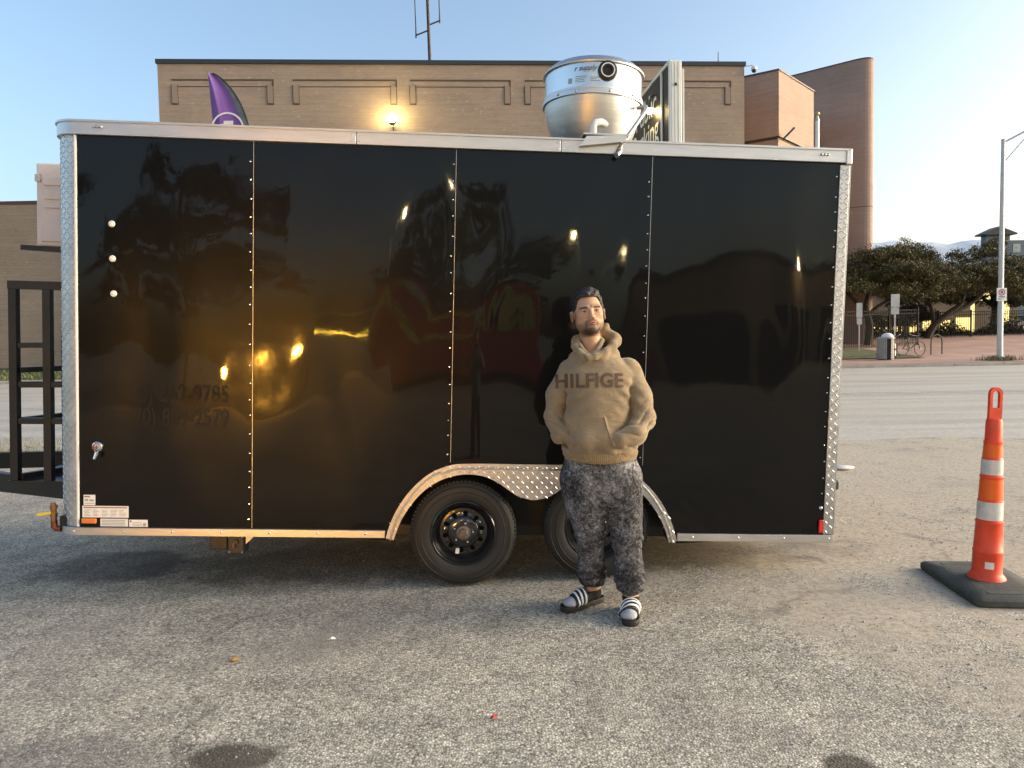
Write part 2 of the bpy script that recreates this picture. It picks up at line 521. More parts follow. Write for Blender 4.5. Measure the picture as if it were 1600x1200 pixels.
def frange(a, b, s):
    n = max(1, int(round((b - a) / s)))
    return [a + (b - a) * i / n for i in range(n + 1)]
gx = [-2500, -600, -120, -40, -20] + frange(-12, 12, 0.4) + [20, 40, 120, 600, 2500]
gy = [-400, -120, -60, -30, -14] + frange(-8, 12, 0.4) + frange(13, 30, 1.5)[1:] + [33, 36, 39, 42, 47, 52, 61, 70, 120, 300, 3000]
ground = sheet('ground', gx, gy, lambda x, y: zg(x, y) - (0.02 if y > 12.0 else 0.0), MT['asphalt'], noise=0.006)
tag(ground, 'worn grey chip seal parking lot dusted tan on one side')

# road: pale worn concrete between the lot and the buildings
def road_material():
    m, nt, bs = newmat('road_concrete')
    tc = nt.nodes.new('ShaderNodeTexCoord'); P = tc.outputs['Object']; L = nt.links.new
    mp = nt.nodes.new('ShaderNodeMapping'); mp.inputs['Scale'].default_value = (0.06, 0.7, 1); L(P, mp.inputs['Vector'])
    n1 = N(nt, 'ShaderNodeTexNoise', Scale=2.0, Detail=7.0, Roughness=0.6); L(mp.outputs['Vector'], n1.inputs['Vector'])
    r1 = ramp(nt, [(0.25, (0.31, 0.275, 0.225)), (0.5, (0.44, 0.395, 0.33)), (0.75, (0.54, 0.49, 0.41))]); L(n1.outputs['Fac'], r1.inputs['Fac'])
    n2 = N(nt, 'ShaderNodeTexNoise', Scale=14.0, Detail=4.0, Roughness=0.7); L(P, n2.inputs['Vector'])
    r2 = ramp(nt, [(0.3, (0.8, 0.8, 0.8)), (0.7, (1.15, 1.15, 1.15))]); L(n2.outputs['Fac'], r2.inputs['Fac'])
    c = mixc(nt, 1.0, r1.outputs['Color'], r2.outputs['Color'], 'MULTIPLY')
    sx = nt.nodes.new('ShaderNodeSeparateXYZ'); L(P, sx.inputs['Vector'])
    L(c, bs.inputs['Base Color']); bs.inputs['Roughness'].default_value = 0.75
    bp = N(nt, 'ShaderNodeBump', Strength=0.3, Distance=0.01); L(n2.outputs['Fac'], bp.inputs['Height']); L(bp.outputs['Normal'], bs.inputs['Normal'])
    return m
MT['road'] = road_material()
def near_edge(x):
    return 11.0 - 0.16 * x + 0.12 * math.sin(x * 0.9) + 0.05 * math.sin(x * 3.1 + 1)
rx = [-120, -60, -40] + frange(-30, 30, 1.0) + [40, 60, 120]
vs = []; fs = []
NR = 14
for x in rx:
    ne = max(8.6, min(13.5, near_edge(x)))
    for k in range(NR + 1):
        y = ne + (30.0 - ne) * k / NR
        vs.append((x, y, zg(x, y) + 0.006 + (0.012 if k else -0.03)))
for i in range(len(rx) - 1):
    for k in range(NR):
        a = i * (NR + 1) + k
        fs.append((a, a + NR + 1, a + NR + 2, a + 1))
road = MB().add(vs, fs).build('road', MT['road'], smooth='all')
tag(road, 'pale concrete street behind the trailer', kind='structure')
MT['marking'] = pmat('road_marking', (0.55, 0.53, 0.48), 0.7, var=0.3, vscale=9)
mk = MB()
for y0 in (18.0, 18.35):
    for xa in frange(-60, 56, 4):
        mk.add([(xa, y0, zg(xa, y0) + 0.024), (xa + 4, y0, zg(xa, y0) + 0.024), (xa + 4, y0 + 0.11, zg(xa, y0 + 0.11) + 0.024), (xa, y0 + 0.11, zg(xa, y0 + 0.11) + 0.024)], [(0, 1, 2, 3)])
tag(mk.build('road_marking', MT['marking']), 'pale double centre line on the street', kind='structure')

MT['kerb'] = pmat('kerb_concrete', (0.38, 0.34, 0.29), 0.8, var=0.2, vscale=2, bump=0.3, bscale=20)
kb = MB()
for xa, xb in zip(frange(-60, 60, 2), frange(-60, 60, 2)[1:]):
    z = 0.26
    kb.box(xa + 0.004, xb - 0.004, 29.9, 30.2, z - 0.2, z + 0.14)
tag(kb.build('kerb', MT['kerb'], bevel=0.02), 'concrete kerb along the far side of the street', kind='structure')

def plaza_material():
    m, nt, bs = newmat('pink_paving')
    tc = nt.nodes.new('ShaderNodeTexCoord'); P = tc.outputs['Object']; L = nt.links.new
    br = nt.nodes.new('ShaderNodeTexBrick'); br.inputs['Scale'].default_value = 1.0
    br.inputs['Brick Width'].default_value = 1.2; br.inputs['Row Height'].default_value = 1.2; br.inputs['Mortar Size'].default_value = 0.015
    br.inputs['Color1'].default_value = (0.42, 0.26, 0.2, 1); br.inputs['Color2'].default_value = (0.36, 0.22, 0.175, 1); br.inputs['Mortar'].default_value = (0.2, 0.15, 0.13, 1)
    L(P, br.inputs['Vector'])
    n1 = N(nt, 'ShaderNodeTexNoise', Scale=0.5, Detail=7.0); L(P, n1.inputs['Vector'])
    r1 = ramp(nt, [(0.3, (0.8, 0.8, 0.8)), (0.7, (1.2, 1.16, 1.1))]); L(n1.outputs['Fac'], r1.inputs['Fac'])
    L(mixc(nt, 1.0, br.outputs['Color'], r1.outputs['Color'], 'MULTIPLY'), bs.inputs['Base Color'])
    bs.inputs['Roughness'].default_value = 0.8
    return m
MT['plaza'] = plaza_material()
sw = sheet('pavement', [11, 14, 18, 22, 30, 60], [30.2, 31, 33, 36, 39, 42, 47, 52], lambda x, y: zg(x, y) + (0.14 if y < 31.5 else 0.06), MT['plaza'])
tag(sw, 'pinkish paved plaza sloping up behind the street')
MT['grass'] = pmat('grass_soil', (0.075, 0.085, 0.03), 0.95, var=0.5, vscale=3, bump=0.8, bscale=30, bdist=0.05)
lawn = sheet('lawn', [-80, -40, -20, 0, 11], [30.2, 31.5, 33, 35, 36, 39], lambda x, y: zg(x, y) + 0.12, MT['grass'])
tag(lawn, 'thin strip of grass in front of the brick building')
verge = sheet('verge', [13, 15, 17, 19], [33.6, 35.0, 37.0, 39.9], lambda x, y: zg(x, y) + 0.1, MT['grass'])
tag(verge, 'patch of dry grass beside the black railings')
backlawn = sheet('terrain', [11, 30, 60, 200, 700], [52, 61, 70, 120, 300], lambda x, y: zg(x, y) + 0.03, MT['grass'])

# grass and weeds at the lot edge and on the lawn, as blades
def blades(name, spots, mat, h=0.12, w=0.012):
    m = MB(); vs = []; fs = []
    for (x, y, z) in spots:
        a = random.random() * 6.283; hh = h * random.uniform(0.5, 1.3); lean = random.uniform(-0.5, 0.5) * hh
        dx, dy = math.cos(a) * w, math.sin(a) * w
        k = len(vs)
        vs += [(x - dx, y - dy, z), (x + dx, y + dy, z), (x - dy / w * lean, y + dx / w * lean, z + hh)]
        fs.append((k, k + 1, k + 2))
    o = m.add(vs, fs).build(name, mat, recalc=False)
    return tag(o, kind='stuff')
MT['blade'] = pmat('grass_blade', (0.1, 0.12, 0.04), 0.8, var=0.5, vscale=1.5)
MT['dryblade'] = pmat('dry_grass_blade', (0.2, 0.18, 0.09), 0.9, var=0.4, vscale=1.5)
sp = [(random.uniform(-40, 11), random.uniform(30.3, 34.9), 0) for _ in range(9000)]
o = blades('grass', [(x, y, zg(x, y) + 0.11) for x, y, _ in sp], MT['blade'], 0.16, 0.02)
tag(o, 'low green grass along the foot of the brick building')
sp = []
for _ in range(5000):
    x = random.uniform(-14, -4); y = 10.4 - 0.10 * x + random.gauss(0, 0.5)
    sp.append((x, y, zg(x, y) - 0.004))
o = blades('weeds', sp, MT['dryblade'], 0.05, 0.006)
tag(o, 'sparse weeds and grit along the edge of the lot')

# ------------------------------------------------------------------ buildings
MT['brick_tan'] = brick_mat('tan_brick', (0.36, 0.272, 0.203), (0.325, 0.244, 0.18), (0.285, 0.218, 0.165), (0.42, 0.36, 0.27))
MT['brick_low'] = brick_mat('pale_tan_brick', (0.37, 0.28, 0.2), (0.335, 0.25, 0.178), (0.22, 0.17, 0.12), (0.4, 0.33, 0.25))
MT['brick_pink'] = brick_mat('pink_brick', (0.37, 0.255, 0.195), (0.34, 0.235, 0.18), (0.3, 0.22, 0.175))
MT['brick_brown'] = brick_mat('brown_brick', (0.37, 0.268, 0.22), (0.345, 0.248, 0.203), (0.31, 0.235, 0.195))
MT['coping'] = pmat('dark_coping', (0.03, 0.032, 0.034), 0.5)
MT['joint'] = pmat('dark_joint', (0.085, 0.06, 0.042), 0.9)  # dark colour paints the shade inside wall grooves and the recess line
MT['redtrim'] = pmat('red_brown_trim', (0.1, 0.04, 0.03), 0.6)

# main brick building: its front runs from (-16.32, 35.2) to (11.69, 36.9)
ax, ay, bx_, by_ = -16.32, 35.2, 11.69, 36.9
BL = math.hypot(bx_ - ax, by_ - ay); bang = math.atan2(by_ - ay, bx_ - ax)
bld = thing('brick_building', 'long tan brick building with dark coping and outlined panels behind the trailer', 'building', (ax, ay, 0), bang)
MB().walls([(0, 0), (BL, 0), (BL, 18), (0, 18)], -0.5, 15.0).build('wall', MT['brick_tan'], bld)
cp = MB(); cp.box(-0.06, BL + 0.06, -0.08, 0.3, 14.93, 15.12); cp.box(-0.06, 0.3, 0.3, 18, 14.93, 15.12); cp.box(BL - 0.3, BL + 0.06, 0.3, 18, 14.93, 15.12)
cp.build('coping', MT['coping'], bld)
def uat(x): return (x - ax) / math.cos(bang)
panels = [(-15.69, -11.0), (-10.1, -5.22), (-4.61, 0.21), (0.89, 5.6), (6.2, 11.03)]
for (x0, x1) in panels:
    u0, u1 = uat(x0), uat(x1)
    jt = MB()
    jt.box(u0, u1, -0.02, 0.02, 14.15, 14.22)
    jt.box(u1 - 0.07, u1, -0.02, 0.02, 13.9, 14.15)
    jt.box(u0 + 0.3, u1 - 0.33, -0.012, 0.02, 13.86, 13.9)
    jt.build('joint', MT['joint'], bld)  # thin strips painted dark for the shade of the panel grooves
    for uu in (u0, u1 - 0.3):
        b = MB()
        b.box(uu, uu + 0.25, -0.045, 0.02, 13.1, 13.9)
        br = b.build('bracket', MT['brick_tan'], bld)
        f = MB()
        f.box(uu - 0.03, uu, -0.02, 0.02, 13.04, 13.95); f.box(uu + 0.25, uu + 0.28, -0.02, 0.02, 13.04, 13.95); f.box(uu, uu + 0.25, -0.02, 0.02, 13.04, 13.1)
        f.build('bracket_edge', MT['joint'], br)  # groove shade round the bracket, as dark strips
# low brick wing on the far side of the trailer's nose
low = thing('brick_wing', 'low pale brick wing with thin red-brown trim beside the trailer nose', 'building', (-60, 37.2, 0))
MB().walls([(0, 0), (46, 0), (46, 14), (0, 14)], -0.5, 9.0).build('wall', MT['brick_low'], low)
MB().box(-0.05, 46.05, -0.05, 0.3, 8.95, 9.1).build('coping', MT['redtrim'], low)

# pink angular block joined to the main building
bay = thing('angular_building', 'pink brick block with a sharp angled corner beside the tan building', 'building')
plan = [(12.35, 40.2), (14.15, 39.0), (17.4, 42.5), (17.4, 50), (12.35, 50)]
MB().walls(plan, 12.1, 15.45).build('upper_wall', MT['brick_pink'], bay)
MB().walls([(12.35, 40.24), (14.14, 39.06), (17.36, 42.54), (17.36, 50), (12.35, 50)], -0.5, 11.95).build('wall', MT['brick_pink'], bay)
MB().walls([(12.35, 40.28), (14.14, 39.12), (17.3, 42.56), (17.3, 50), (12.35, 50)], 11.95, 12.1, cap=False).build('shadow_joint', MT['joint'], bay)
MB().walls([(12.33, 40.16), (14.15, 38.95), (17.45, 42.47), (17.45, 50), (12.33, 50)], 15.45, 15.53).build('coping', MT['redtrim'], bay)
MB().bar((14.35, 38.95, 11.9), (14.9, 38.9, 12.45), 0.28, 0.1).build('downspout', MT['coping'], bay)

# rounded brown tower
def rounded(plan, rad, n=8):
    out = []
    k = len(plan)
    for i in range(k):
        p0 = Vector(plan[i - 1]); p = Vector(plan[i]); p1 = Vector(plan[(i + 1) % k])
        r = rad[i] if isinstance(rad, (list, tuple)) else rad
        if r <= 0: out.append(tuple(p)); continue
        d0 = (p0 - p).normalized(); d1 = (p1 - p).normalized()
        ang = d0.angle(d1); t = r / math.tan(ang / 2)
        a = p + d0 * t; b = p + d1 * t
        for j in range(n + 1):
            s = j / n
            q = (a * (1 - s) ** 2 + p * 2 * s * (1 - s) + b * s ** 2)
            out.append(tuple(q))
    return out
tw = thing('tower', 'tall brown brick tower with a rounded corner rising over the trailer rear', 'building')
tplan = rounded([(17.2, 47.7), (21.75, 43.75), (23.2, 50.5), (19.0, 54)], [0.9, 0.9, 0.9, 0.9], 10)
MB().walls(tplan, -0.5, 17.95).build('wall', MT['brick_brown'], tw, smooth=True)
MB().walls([(p[0] + (p[0] - 21.6) * 0.006, p[1] + (p[1] - 48.3) * 0.006) for p in tplan], 17.95, 18.02).build('coping', MT['redtrim'], tw)
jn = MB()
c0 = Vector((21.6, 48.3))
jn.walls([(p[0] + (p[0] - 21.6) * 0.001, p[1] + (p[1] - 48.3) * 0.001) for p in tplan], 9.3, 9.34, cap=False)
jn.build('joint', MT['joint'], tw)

# tan building beyond the railings; glowing panels stand for its lamplit wall
MT['lit'] = emit_mat('lit_window', (1.0, 0.72, 0.25), 0.42, (0.6, 0.5, 0.2))
MT['tanwall'] = pmat('tan_wall', (0.25, 0.19, 0.14), 0.85, var=0.2, vscale=1)
sf = thing('lit_storefront', 'low tan building with lit yellow windows behind the railings', 'building', (30, 64, 1.5))
MB().box(0, 14, 0, 8, -0.5, 4.2).build('wall', MT['tanwall'], sf)
MB().box(-0.3, 14.3, -0.5, 8.2, 4.2, 4.5).build('roof', MT['coping'], sf)
for i, (u, wd, z0, z1) in enumerate([(0.4, 1.6, 0.5, 1.7), (2.3, 1.7, 0.5, 1.7), (4.6, 0.7, 0.4, 1.7), (5.7, 2.4, 0.5, 1.4), (8.6, 1.4, 0.4, 1.6), (12.2, 1.0, 0.3, 3.0)]):
    w_ = MB(); w_.box(u, u + wd, -0.02, 0.05, z0, z1)
    w_.build('window', MT['lit'], sf)
# far house on the skyline
MT['bluewall'] = pmat('slate_siding', (0.14, 0.17, 0.2), 0.7, var=0.2)
fh = thing('far_house', 'grey-blue house with a low pitched roof above the trees', 'building', (98, 160, 3))
m = MB(); m.box(4.9, 9.9, 0, 2, 0, 20.4); m.box(9.9, 40, 0.6, 3, 0, 19.0)
m.build('wall', MT['bluewall'], fh)
m = MB(); m.prism([(3.9, 20.4), (7.2, 21.9), (11.0, 20.4), (11.0, 20.1), (3.9, 20.1)], -0.8, 2.6)
m.build('roof', MT['coping'], fh)
for wx in (5.2, 7.4, 11.0, 14.0, 17.0):
    MB().box(wx, wx + 1.6, -0.06 if wx < 9 else 0.54, 0.2 if wx < 9 else 0.7, 16.4, 18.2).build('window', MT['white_paint'] if wx < 6 else MT['grey_paint'], fh)
# low pale cloud bank, modelled as a solid far mesh
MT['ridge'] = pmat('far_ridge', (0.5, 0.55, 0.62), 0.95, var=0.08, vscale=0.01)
hv = []; hf = []
ks = 80
for i in range(ks + 1):
    x = -400 + 2200 * i / ks
    h = 200 + 4 * math.sin(i * 0.9) + 3 * math.sin(i * 2.3 + 1) + 2 * math.sin(i * 5.1)
    hv += [(x, 1500, 0), (x, 1500 + 20, h * 0.9), (x, 1560, h), (x, 1900, 0)]
for i in range(ks):
    for k in range(3):
        a = i * 4 + k
        hf.append((a, a + 4, a + 5, a + 1))
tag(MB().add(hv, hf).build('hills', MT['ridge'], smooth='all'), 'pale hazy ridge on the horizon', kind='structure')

# ------------------------------------------------------------------ trailer
trailer = thing('food_trailer', 'long black enclosed cargo trailer with aluminium trim and two wheels', 'trailer')
T_O = Vector((-0.37580637, 4.53246447, 0.30577823))
T_X = Vector((0.99784587, 0.0501562, -0.04228452)); T_Z = Vector((0.0423514892, -0.000272637891, 0.999102736)); T_Y = T_Z.cross(T_X)
trailer.matrix_world = Matrix(((T_X.x, T_Y.x, T_Z.x, T_O.x), (T_X.y, T_Y.y, T_Z.y, T_O.y), (T_X.z, T_Y.z, T_Z.z, T_O.z), (0, 0, 0, 1)))

def panel_material():
    m, nt, bs = newmat('black_gloss_panel')
    L = nt.links.new
    tc = nt.nodes.new('ShaderNodeTexCoord'); P = tc.outputs['Object']
    bs.inputs['Base Color'].default_value = (0.0035, 0.0038, 0.0042, 1)
    bs.inputs['Roughness'].default_value = 0.31
    bs.inputs['Specular IOR Level'].default_value = 0.05
    bs.inputs['Coat Weight'].default_value = 1.0
    bs.inputs['Coat IOR'].default_value = 1.32
    # dust film: faint streaks change the coat's roughness
    nz = N(nt, 'ShaderNodeTexNoise', Scale=3.0, Detail=7.0, Roughness=0.65); L(P, nz.inputs['Vector'])
    rr = ramp(nt, [(0.35, (0.012, 0.012, 0.012)), (0.8, (0.07, 0.07, 0.07))]); L(nz.outputs['Fac'], rr.inputs['Fac'])
    L(rr.outputs['Color'], bs.inputs['Coat Roughness'])
    # oil-canning of the thin sheet
    mp = nt.nodes.new('ShaderNodeMapping'); mp.inputs['Scale'].default_value = (1.5, 1, 0.75); L(P, mp.inputs['Vector'])
    n1 = N(nt, 'ShaderNodeTexNoise', Scale=1.1, Detail=1.2, Roughness=0.35, Distortion=0.4); L(mp.outputs['Vector'], n1.inputs['Vector'])
    bp = N(nt, 'ShaderNodeBump', Strength=1.0, Distance=0.032); L(n1.outputs['Fac'], bp.inputs['Height'])
    n2 = N(nt, 'ShaderNodeTexNoise', Scale=9.0, Detail=2.0); L(P, n2.inputs['Vector'])
    b2 = N(nt, 'ShaderNodeBump', Strength=1.0, Distance=0.0002); L(n2.outputs['Fac'], b2.inputs['Height'])
    L(bp.outputs['Normal'], b2.inputs['Normal'])
    L(b2.outputs['Normal'], bs.inputs['Normal']); L(b2.outputs['Normal'], bs.inputs['Coat Normal'])
    return m
MT['panel'] = panel_material()
MT['shell'] = pmat('black_shell', (0.006, 0.006, 0.007), 0.6)

def catmull(pts, n=8):
    P = [Vector(p) for p in pts]; out = []
    for i in range(len(P) - 1):
        p0 = P[max(i - 1, 0)]; p1 = P[i]; p2 = P[i + 1]; p3 = P[min(i + 2, len(P) - 1)]
        for j in range(n):
            t = j / n
            out.append(0.5 * ((2 * p1) + (p2 - p0) * t + (2 * p0 - 5 * p1 + 4 * p2 - p3) * t * t + (3 * p1 - p0 - 3 * p2 + p3) * t ** 3))
    out.append(P[-1])
    return out
XC = 0.487     # middle of the tandem
arch_half = catmull([(-0.912, -0.005), (-0.88, 0.10), (-0.828, 0.205), (-0.755, 0.305), (-0.66, 0.392), (-0.55, 0.446), (-0.42, 0.466), (0, 0.467)], 5)
arch_out = [(XC + p.x, p.y) for p in arch_half] + [(XC - p.x, p.y) for p in reversed(arch_half[:-1])]
inner_half = catmull([(-0.862, -0.015), (-0.826, 0.09), (-0.772, 0.185), (-0.7, 0.275), (-0.61, 0.345), (-0.505, 0.388), (-0.4, 0.4), (-0.3, 0.385), (-0.2, 0.335), (-0.1, 0.268), (0, 0.243)], 5)
inner = [(XC + p.x, p.y) for p in inner_half] + [(XC - p.x, p.y) for p in reversed(inner_half[:-1])]
def arch_z(x):
    for (a, za), (b, zb) in zip(arch_out, arch_out[1:]):
        if a <= x <= b: return za + (zb - za) * (x - a) / max(1e-9, b - a) - 0.02
    return 0.03
seams = [-2.277, -1.243, -0.035, 1.168, 2.35]
for i in range(4):
    x0, x1 = seams[i] + 0.0015, seams[i + 1] - 0.0015
    xs = sorted(set([x0, x1] + [p[0] for p in arch_out if x0 < p[0] < x1]))
    bot = [(x, arch_z(x)) for x in xs]
    y = -0.001 * (i % 2)
    MB().prism([(x0, 2.4), *bot, (x1, 2.4)], y, y + 0.005).build('side_panel', MT['panel'], trailer, bevel=0.0008)
# carcass behind the sheets
sh = MB()
sh.box(-2.40, 2.38, 0.42, 2.46, 0.04, 0.10)                                  # floor
sh.box(-2.40, -0.43, 0.02, 0.42, 0.04, 0.10); sh.box(1.41, 2.38, 0.02, 0.42, 0.04, 0.10)
sh.box(-2.26, 2.38, 0.02, 2.46, 2.36, 2.43)                                  # roof
sh.box(-2.40, 2.38, 2.46, 2.5, 0.04, 2.43)                                   # far side
sh.box(2.36, 2.39, 0.02, 2.46, 0.1, 2.36); sh.box(-2.40, -2.37, 0.16, 2.46, 0.1, 2.36)
sh.build('carcass', MT['shell'], trailer)
ww = MB()
ww.box(-0.43, 1.41, 0.40, 0.42, -0.02, 0.5); ww.box(-0.43, 1.41, 0.01, 0.40, 0.48, 0.5)
ww.box(-0.45, -0.43, 0.01, 0.42, 0.0, 0.5); ww.box(1.41, 1.43, 0.01, 0.42, 0.0, 0.5)
ww.build('wheel_well', MT['shell'], trailer)
ch = MB()
ch.box(-2.35, 2.35, 0.45, 0.5, -0.1, 0.04); ch.box(-2.35, 2.35, 2.0, 2.05, -0.1, 0.04)
for x in frange(-2.3, 2.3, 0.46): ch.box(x, x + 0.04, 0.5, 2.0, -0.04, 0.04)
ch.box(0.02, 0.09, 0.2, 2.3, -0.02, 0.05); ch.box(0.87, 0.94, 0.2, 2.3, 0.03, 0.09)
ch.build('chassis', MT['black_steel'], trailer)

# plan path of the skin: rear corner, along the side, round the nose
def nose_path(off, x_end=2.405, y_far=2.4):
    pts = [(x_end, -off), (-2.277, -off)]
    for k in range(1, 11):
        a = R(90 * k / 10)
        pts.append((-2.277 - math.sin(a) * (0.14 + off), 0.14 - math.cos(a) * (0.14 + off)))
    pts.append((-2.417 - off, y_far))
    return pts
def strip(path, z0, z1, th):
    """A band of thickness th standing on a plan path (thickness goes inwards)."""
    m = MB(); n = len(path)
    inn = []
    for i, p in enumerate(path):
        a = Vector(path[max(i - 1, 0)]); b = Vector(path[min(i + 1, n - 1)])
        d = (b - a).normalized(); nr = Vector((d.y, -d.x))   # inwards
        inn.append(Vector(p) + (nr if nr.dot(Vector((0.0, 1.2)) - Vector(p)) > 0 else -nr) * th)
    vs = [(*p, z0) for p in path] + [(*p, z1) for p in path] + [(*p, z0) for p in inn] + [(*p, z1) for p in inn]
    fs = []
    for i in range(n - 1):
        fs += [(i, i + 1, n + i + 1, n + i), (2 * n + i + 1, 2 * n + i, 3 * n + i, 3 * n + i + 1), (n + i, n + i + 1, 3 * n + i + 1, 3 * n + i), (i + 1, i, 2 * n + i, 2 * n + i + 1)]
    fs += [(0, n, 3 * n, 2 * n), (n - 1, 3 * n - 1, 4 * n - 1, 2 * n - 1)]
    return m.add(vs, fs)
# top rail in three lengths with splice joints, plus a lip
for (xa, xb) in ((2.40, 0.600), (0.597, -0.632)):
    MB().box(xb, xa, -0.022, 0.02, 2.383, 2.462).build('top_rail', MT['alu'], trailer, bevel=0.004)
strip([(-0.635, -0.022)] + nose_path(0.022)[1:], 2.383, 2.462, 0.03).build('top_rail', MT['alu'], trailer, smooth=True, bevel=0.003)
strip([(2.402, -0.030)] + nose_path(0.030)[1:], 2.456, 2.468, 0.03).build('top_lip', MT['alu'], trailer, smooth=True)
cpm = MB(); cpm.box(2.375, 2.412, -0.03, 0.5, 2.372, 2.47); cpm.build('corner_cap', MT['alu'], trailer, bevel=0.006)
for xx in (0.6, -0.635):
    for dx in (-0.022, 0.022):
        for dz in (2.405, 2.44):
            MB().lathe([(0.0001, -0.026), (0.005, -0.0255), (0.006, -0.021)], 8, 'Y', (xx + dx, 0, dz)).build('rivet', MT['chrome'], trailer, smooth=True)
for xx in (-2.14, 2.24):
    for dx in (-0.02, 0.0, 0.02):
        MB().sphere((xx + dx, -0.024, 2.428), 0.009, 8, 6).build('rivet', MT['grey_metal'], trailer, smooth=True)
# bottom rail
strip([(-0.43, -0.018)] + nose_path(0.018)[1:], -0.006, 0.042, 0.025).build('bottom_rail', MT['alu'], trailer, smooth=True, bevel=0.003)
MB().box(1.402, 2.412, -0.018, 0.01, -0.006, 0.042).build('bottom_rail', MT['alu'], trailer, bevel=0.003)
bs_ = MB()
for x in frange(-2.3, -0.55, 0.3) + frange(1.5, 2.38, 0.28): bs_.sphere((x, -0.018, 0.02), 0.007, 8, 5, (1, 0.5, 1))
bs_.build('screw_heads', MT['chrome'], trailer, smooth=True, kind='stuff')
# nose corner of diamond plate and its bright edge strip
strip([(-2.280, -0.004)] + nose_path(0.004, y_far=1.2)[2:], 0.045, 2.383, 0.008).build('corner_plate', MT['alu_plate'], trailer, smooth=True)
MB().box(-2.283, -2.271, -0.012, 0.003, 0.045, 2.383).build('edge_strip', MT['white_paint'], trailer, bevel=0.002)
MB().box(2.346, 2.408, -0.012, 0.003, 0.045, 2.372).build('corner_plate', MT['alu_plate'], trailer, bevel=0.003)
MB().box(2.408, 2.416, -0.012, 0.25, 0.045, 2.372).build('corner_plate', MT['alu_plate'], trailer)

def lugs(P_of, u0, u1, v0, v1, inside=None, step=0.03, ln=0.035, wd=0.0075, ht=0.003):
    """Raised lugs of diamond plate; P_of(u, v, height) gives the place on the surface."""
    vs = []; fs = []
    nu = int((u1 - u0) / step); nv = int((v1 - v0) / step)
    for i in range(nu + 1):
        for j in range(nv + 1):
            u = u0 + (i + 0.5) * step; v = v0 + (j + 0.5) * step
            if u > u1 - 0.004 or v > v1 - 0.004: continue
            if inside and not inside(u, v): continue
            s = 1 if (i + j) % 2 else -1
            d = Vector((math.cos(R(45)), s * math.sin(R(45)))); n = Vector((-d.y, d.x))
            c = Vector((u, v)); k = len(vs)
            for q, h in ((c - d * ln / 2, -0.0005), (c - n * wd / 2, -0.0005), (c + d * ln / 2, -0.0005), (c + n * wd / 2, -0.0005), (c - d * ln * 0.36, ht), (c + d * ln * 0.36, ht)):
                vs.append(P_of(q.x, q.y, h))
            fs += [(k, k + 1, k + 4), (k + 1, k + 2, k + 5), (k + 1, k + 5, k + 4), (k + 2, k + 3, k + 5), (k + 3, k, k + 4), (k + 3, k + 4, k + 5)]
    return MB().add(vs, fs)
def nose_P(u, v, h):
    r = 0.144 + h; arc = 0.144 * math.pi / 2
    if u < arc:
        a = u / 0.144
        return (-2.277 - math.sin(a) * r, 0.14 - math.cos(a) * r, v)
    return (-2.421 - h, 0.14 + (u - arc), v)
lugs(nose_P, 0.004, 0.42, 0.05, 2.38).build('tread_lugs', MT['alu_lug'], trailer, kind='stuff')
lugs(lambda u, v, h: (u, -0.012 - h, v), 2.347, 2.408, 0.05, 2.37, step=0.03).build('tread_lugs', MT['alu_lug'], trailer, kind='stuff')

# fender: band that follows the arch, with a centre drop between the wheels
def fender_part(upper, lower, y0, y1):
    m = MB(); n = len(upper); vs = []
    for (p, q) in zip(upper, lower):
        vs += [(p[0], y0, p[1]), (q[0], y0, q[1]), (p[0], y1, p[1]), (q[0], y1, q[1])]
    fs = []
    for i in range(n - 1):
        a = 4 * i; b = a + 4
        fs += [(a, b, b + 1, a + 1), (a + 2, a + 3, b + 3, b + 2), (a, a + 2, b + 2, b), (a + 1, b + 1, b + 3, a + 3)]
    fs += [(0, 1, 3, 2), (4 * n - 4, 4 * n - 2, 4 * n - 1, 4 * n - 3)]
    return m.add(vs, fs)
def resample(pts, n):
    d = [0.0]
    for a, b in zip(pts, pts[1:]): d.append(d[-1] + math.hypot(b[0] - a[0], b[1] - a[1]))
    out = []; k = 0
    for i in range(n):
        t = d[-1] * i / (n - 1)
        while k < len(d) - 2 and d[k + 1] < t: k += 1
        f = (t - d[k]) / max(1e-9, d[k + 1] - d[k])
        out.append((pts[k][0] + (pts[k + 1][0] - pts[k][0]) * f, pts[k][1] + (pts[k + 1][1] - pts[k][1]) * f))
    return out
aout = arch_out
def inner_z(x):
    for (a, za), (b, zb) in zip(inner, inner[1:]):
        if a <= x <= b: return za + (zb - za) * (x - a) / max(1e-9, b - a)
    return -0.02
# pair the two outlines by arc position so the band keeps its width at the ends
NP = 90
up = resample(aout, NP); lo = resample(inner, NP)
fender = fender_part(up, lo, -0.02, -0.008).build('fender', MT['alu_plate'], trailer, smooth=True, label='diamond plate fender arching over both wheels')
mid = [(p[0] * 0.45 + q[0] * 0.55, p[1] * 0.45 + q[1] * 0.55) for p, q in zip(up, resample([(XC + (p[0] - XC) * 0.945, p[1] - 0.052 if abs(p[0] - XC) < 0.6 else p[1] - 0.02) for p in aout], NP))]
MB().tube([(p[0], -0.021, p[1]) for p in mid], 0.007, 6).build('fender_bead', MT['alu_bright'], fender, smooth=True)
def in_poly(x, z, poly):
    c = False; n = len(poly)
    for i in range(n):
        (x1, z1), (x2, z2) = poly[i], poly[i - 1]
        if (z1 > z) != (z2 > z) and x < (x2 - x1) * (z - z1) / (z2 - z1) + x1: c = not c
    return c
fpoly = up + list(reversed(lo))
lugs(lambda u, v, h: (u, -0.02 - h, v), -0.44, 1.41, -0.02, 0.47, inside=lambda u, v: in_poly(u, v, fpoly), step=0.03).build('tread_lugs', MT['alu_lug'], fender, kind='stuff')
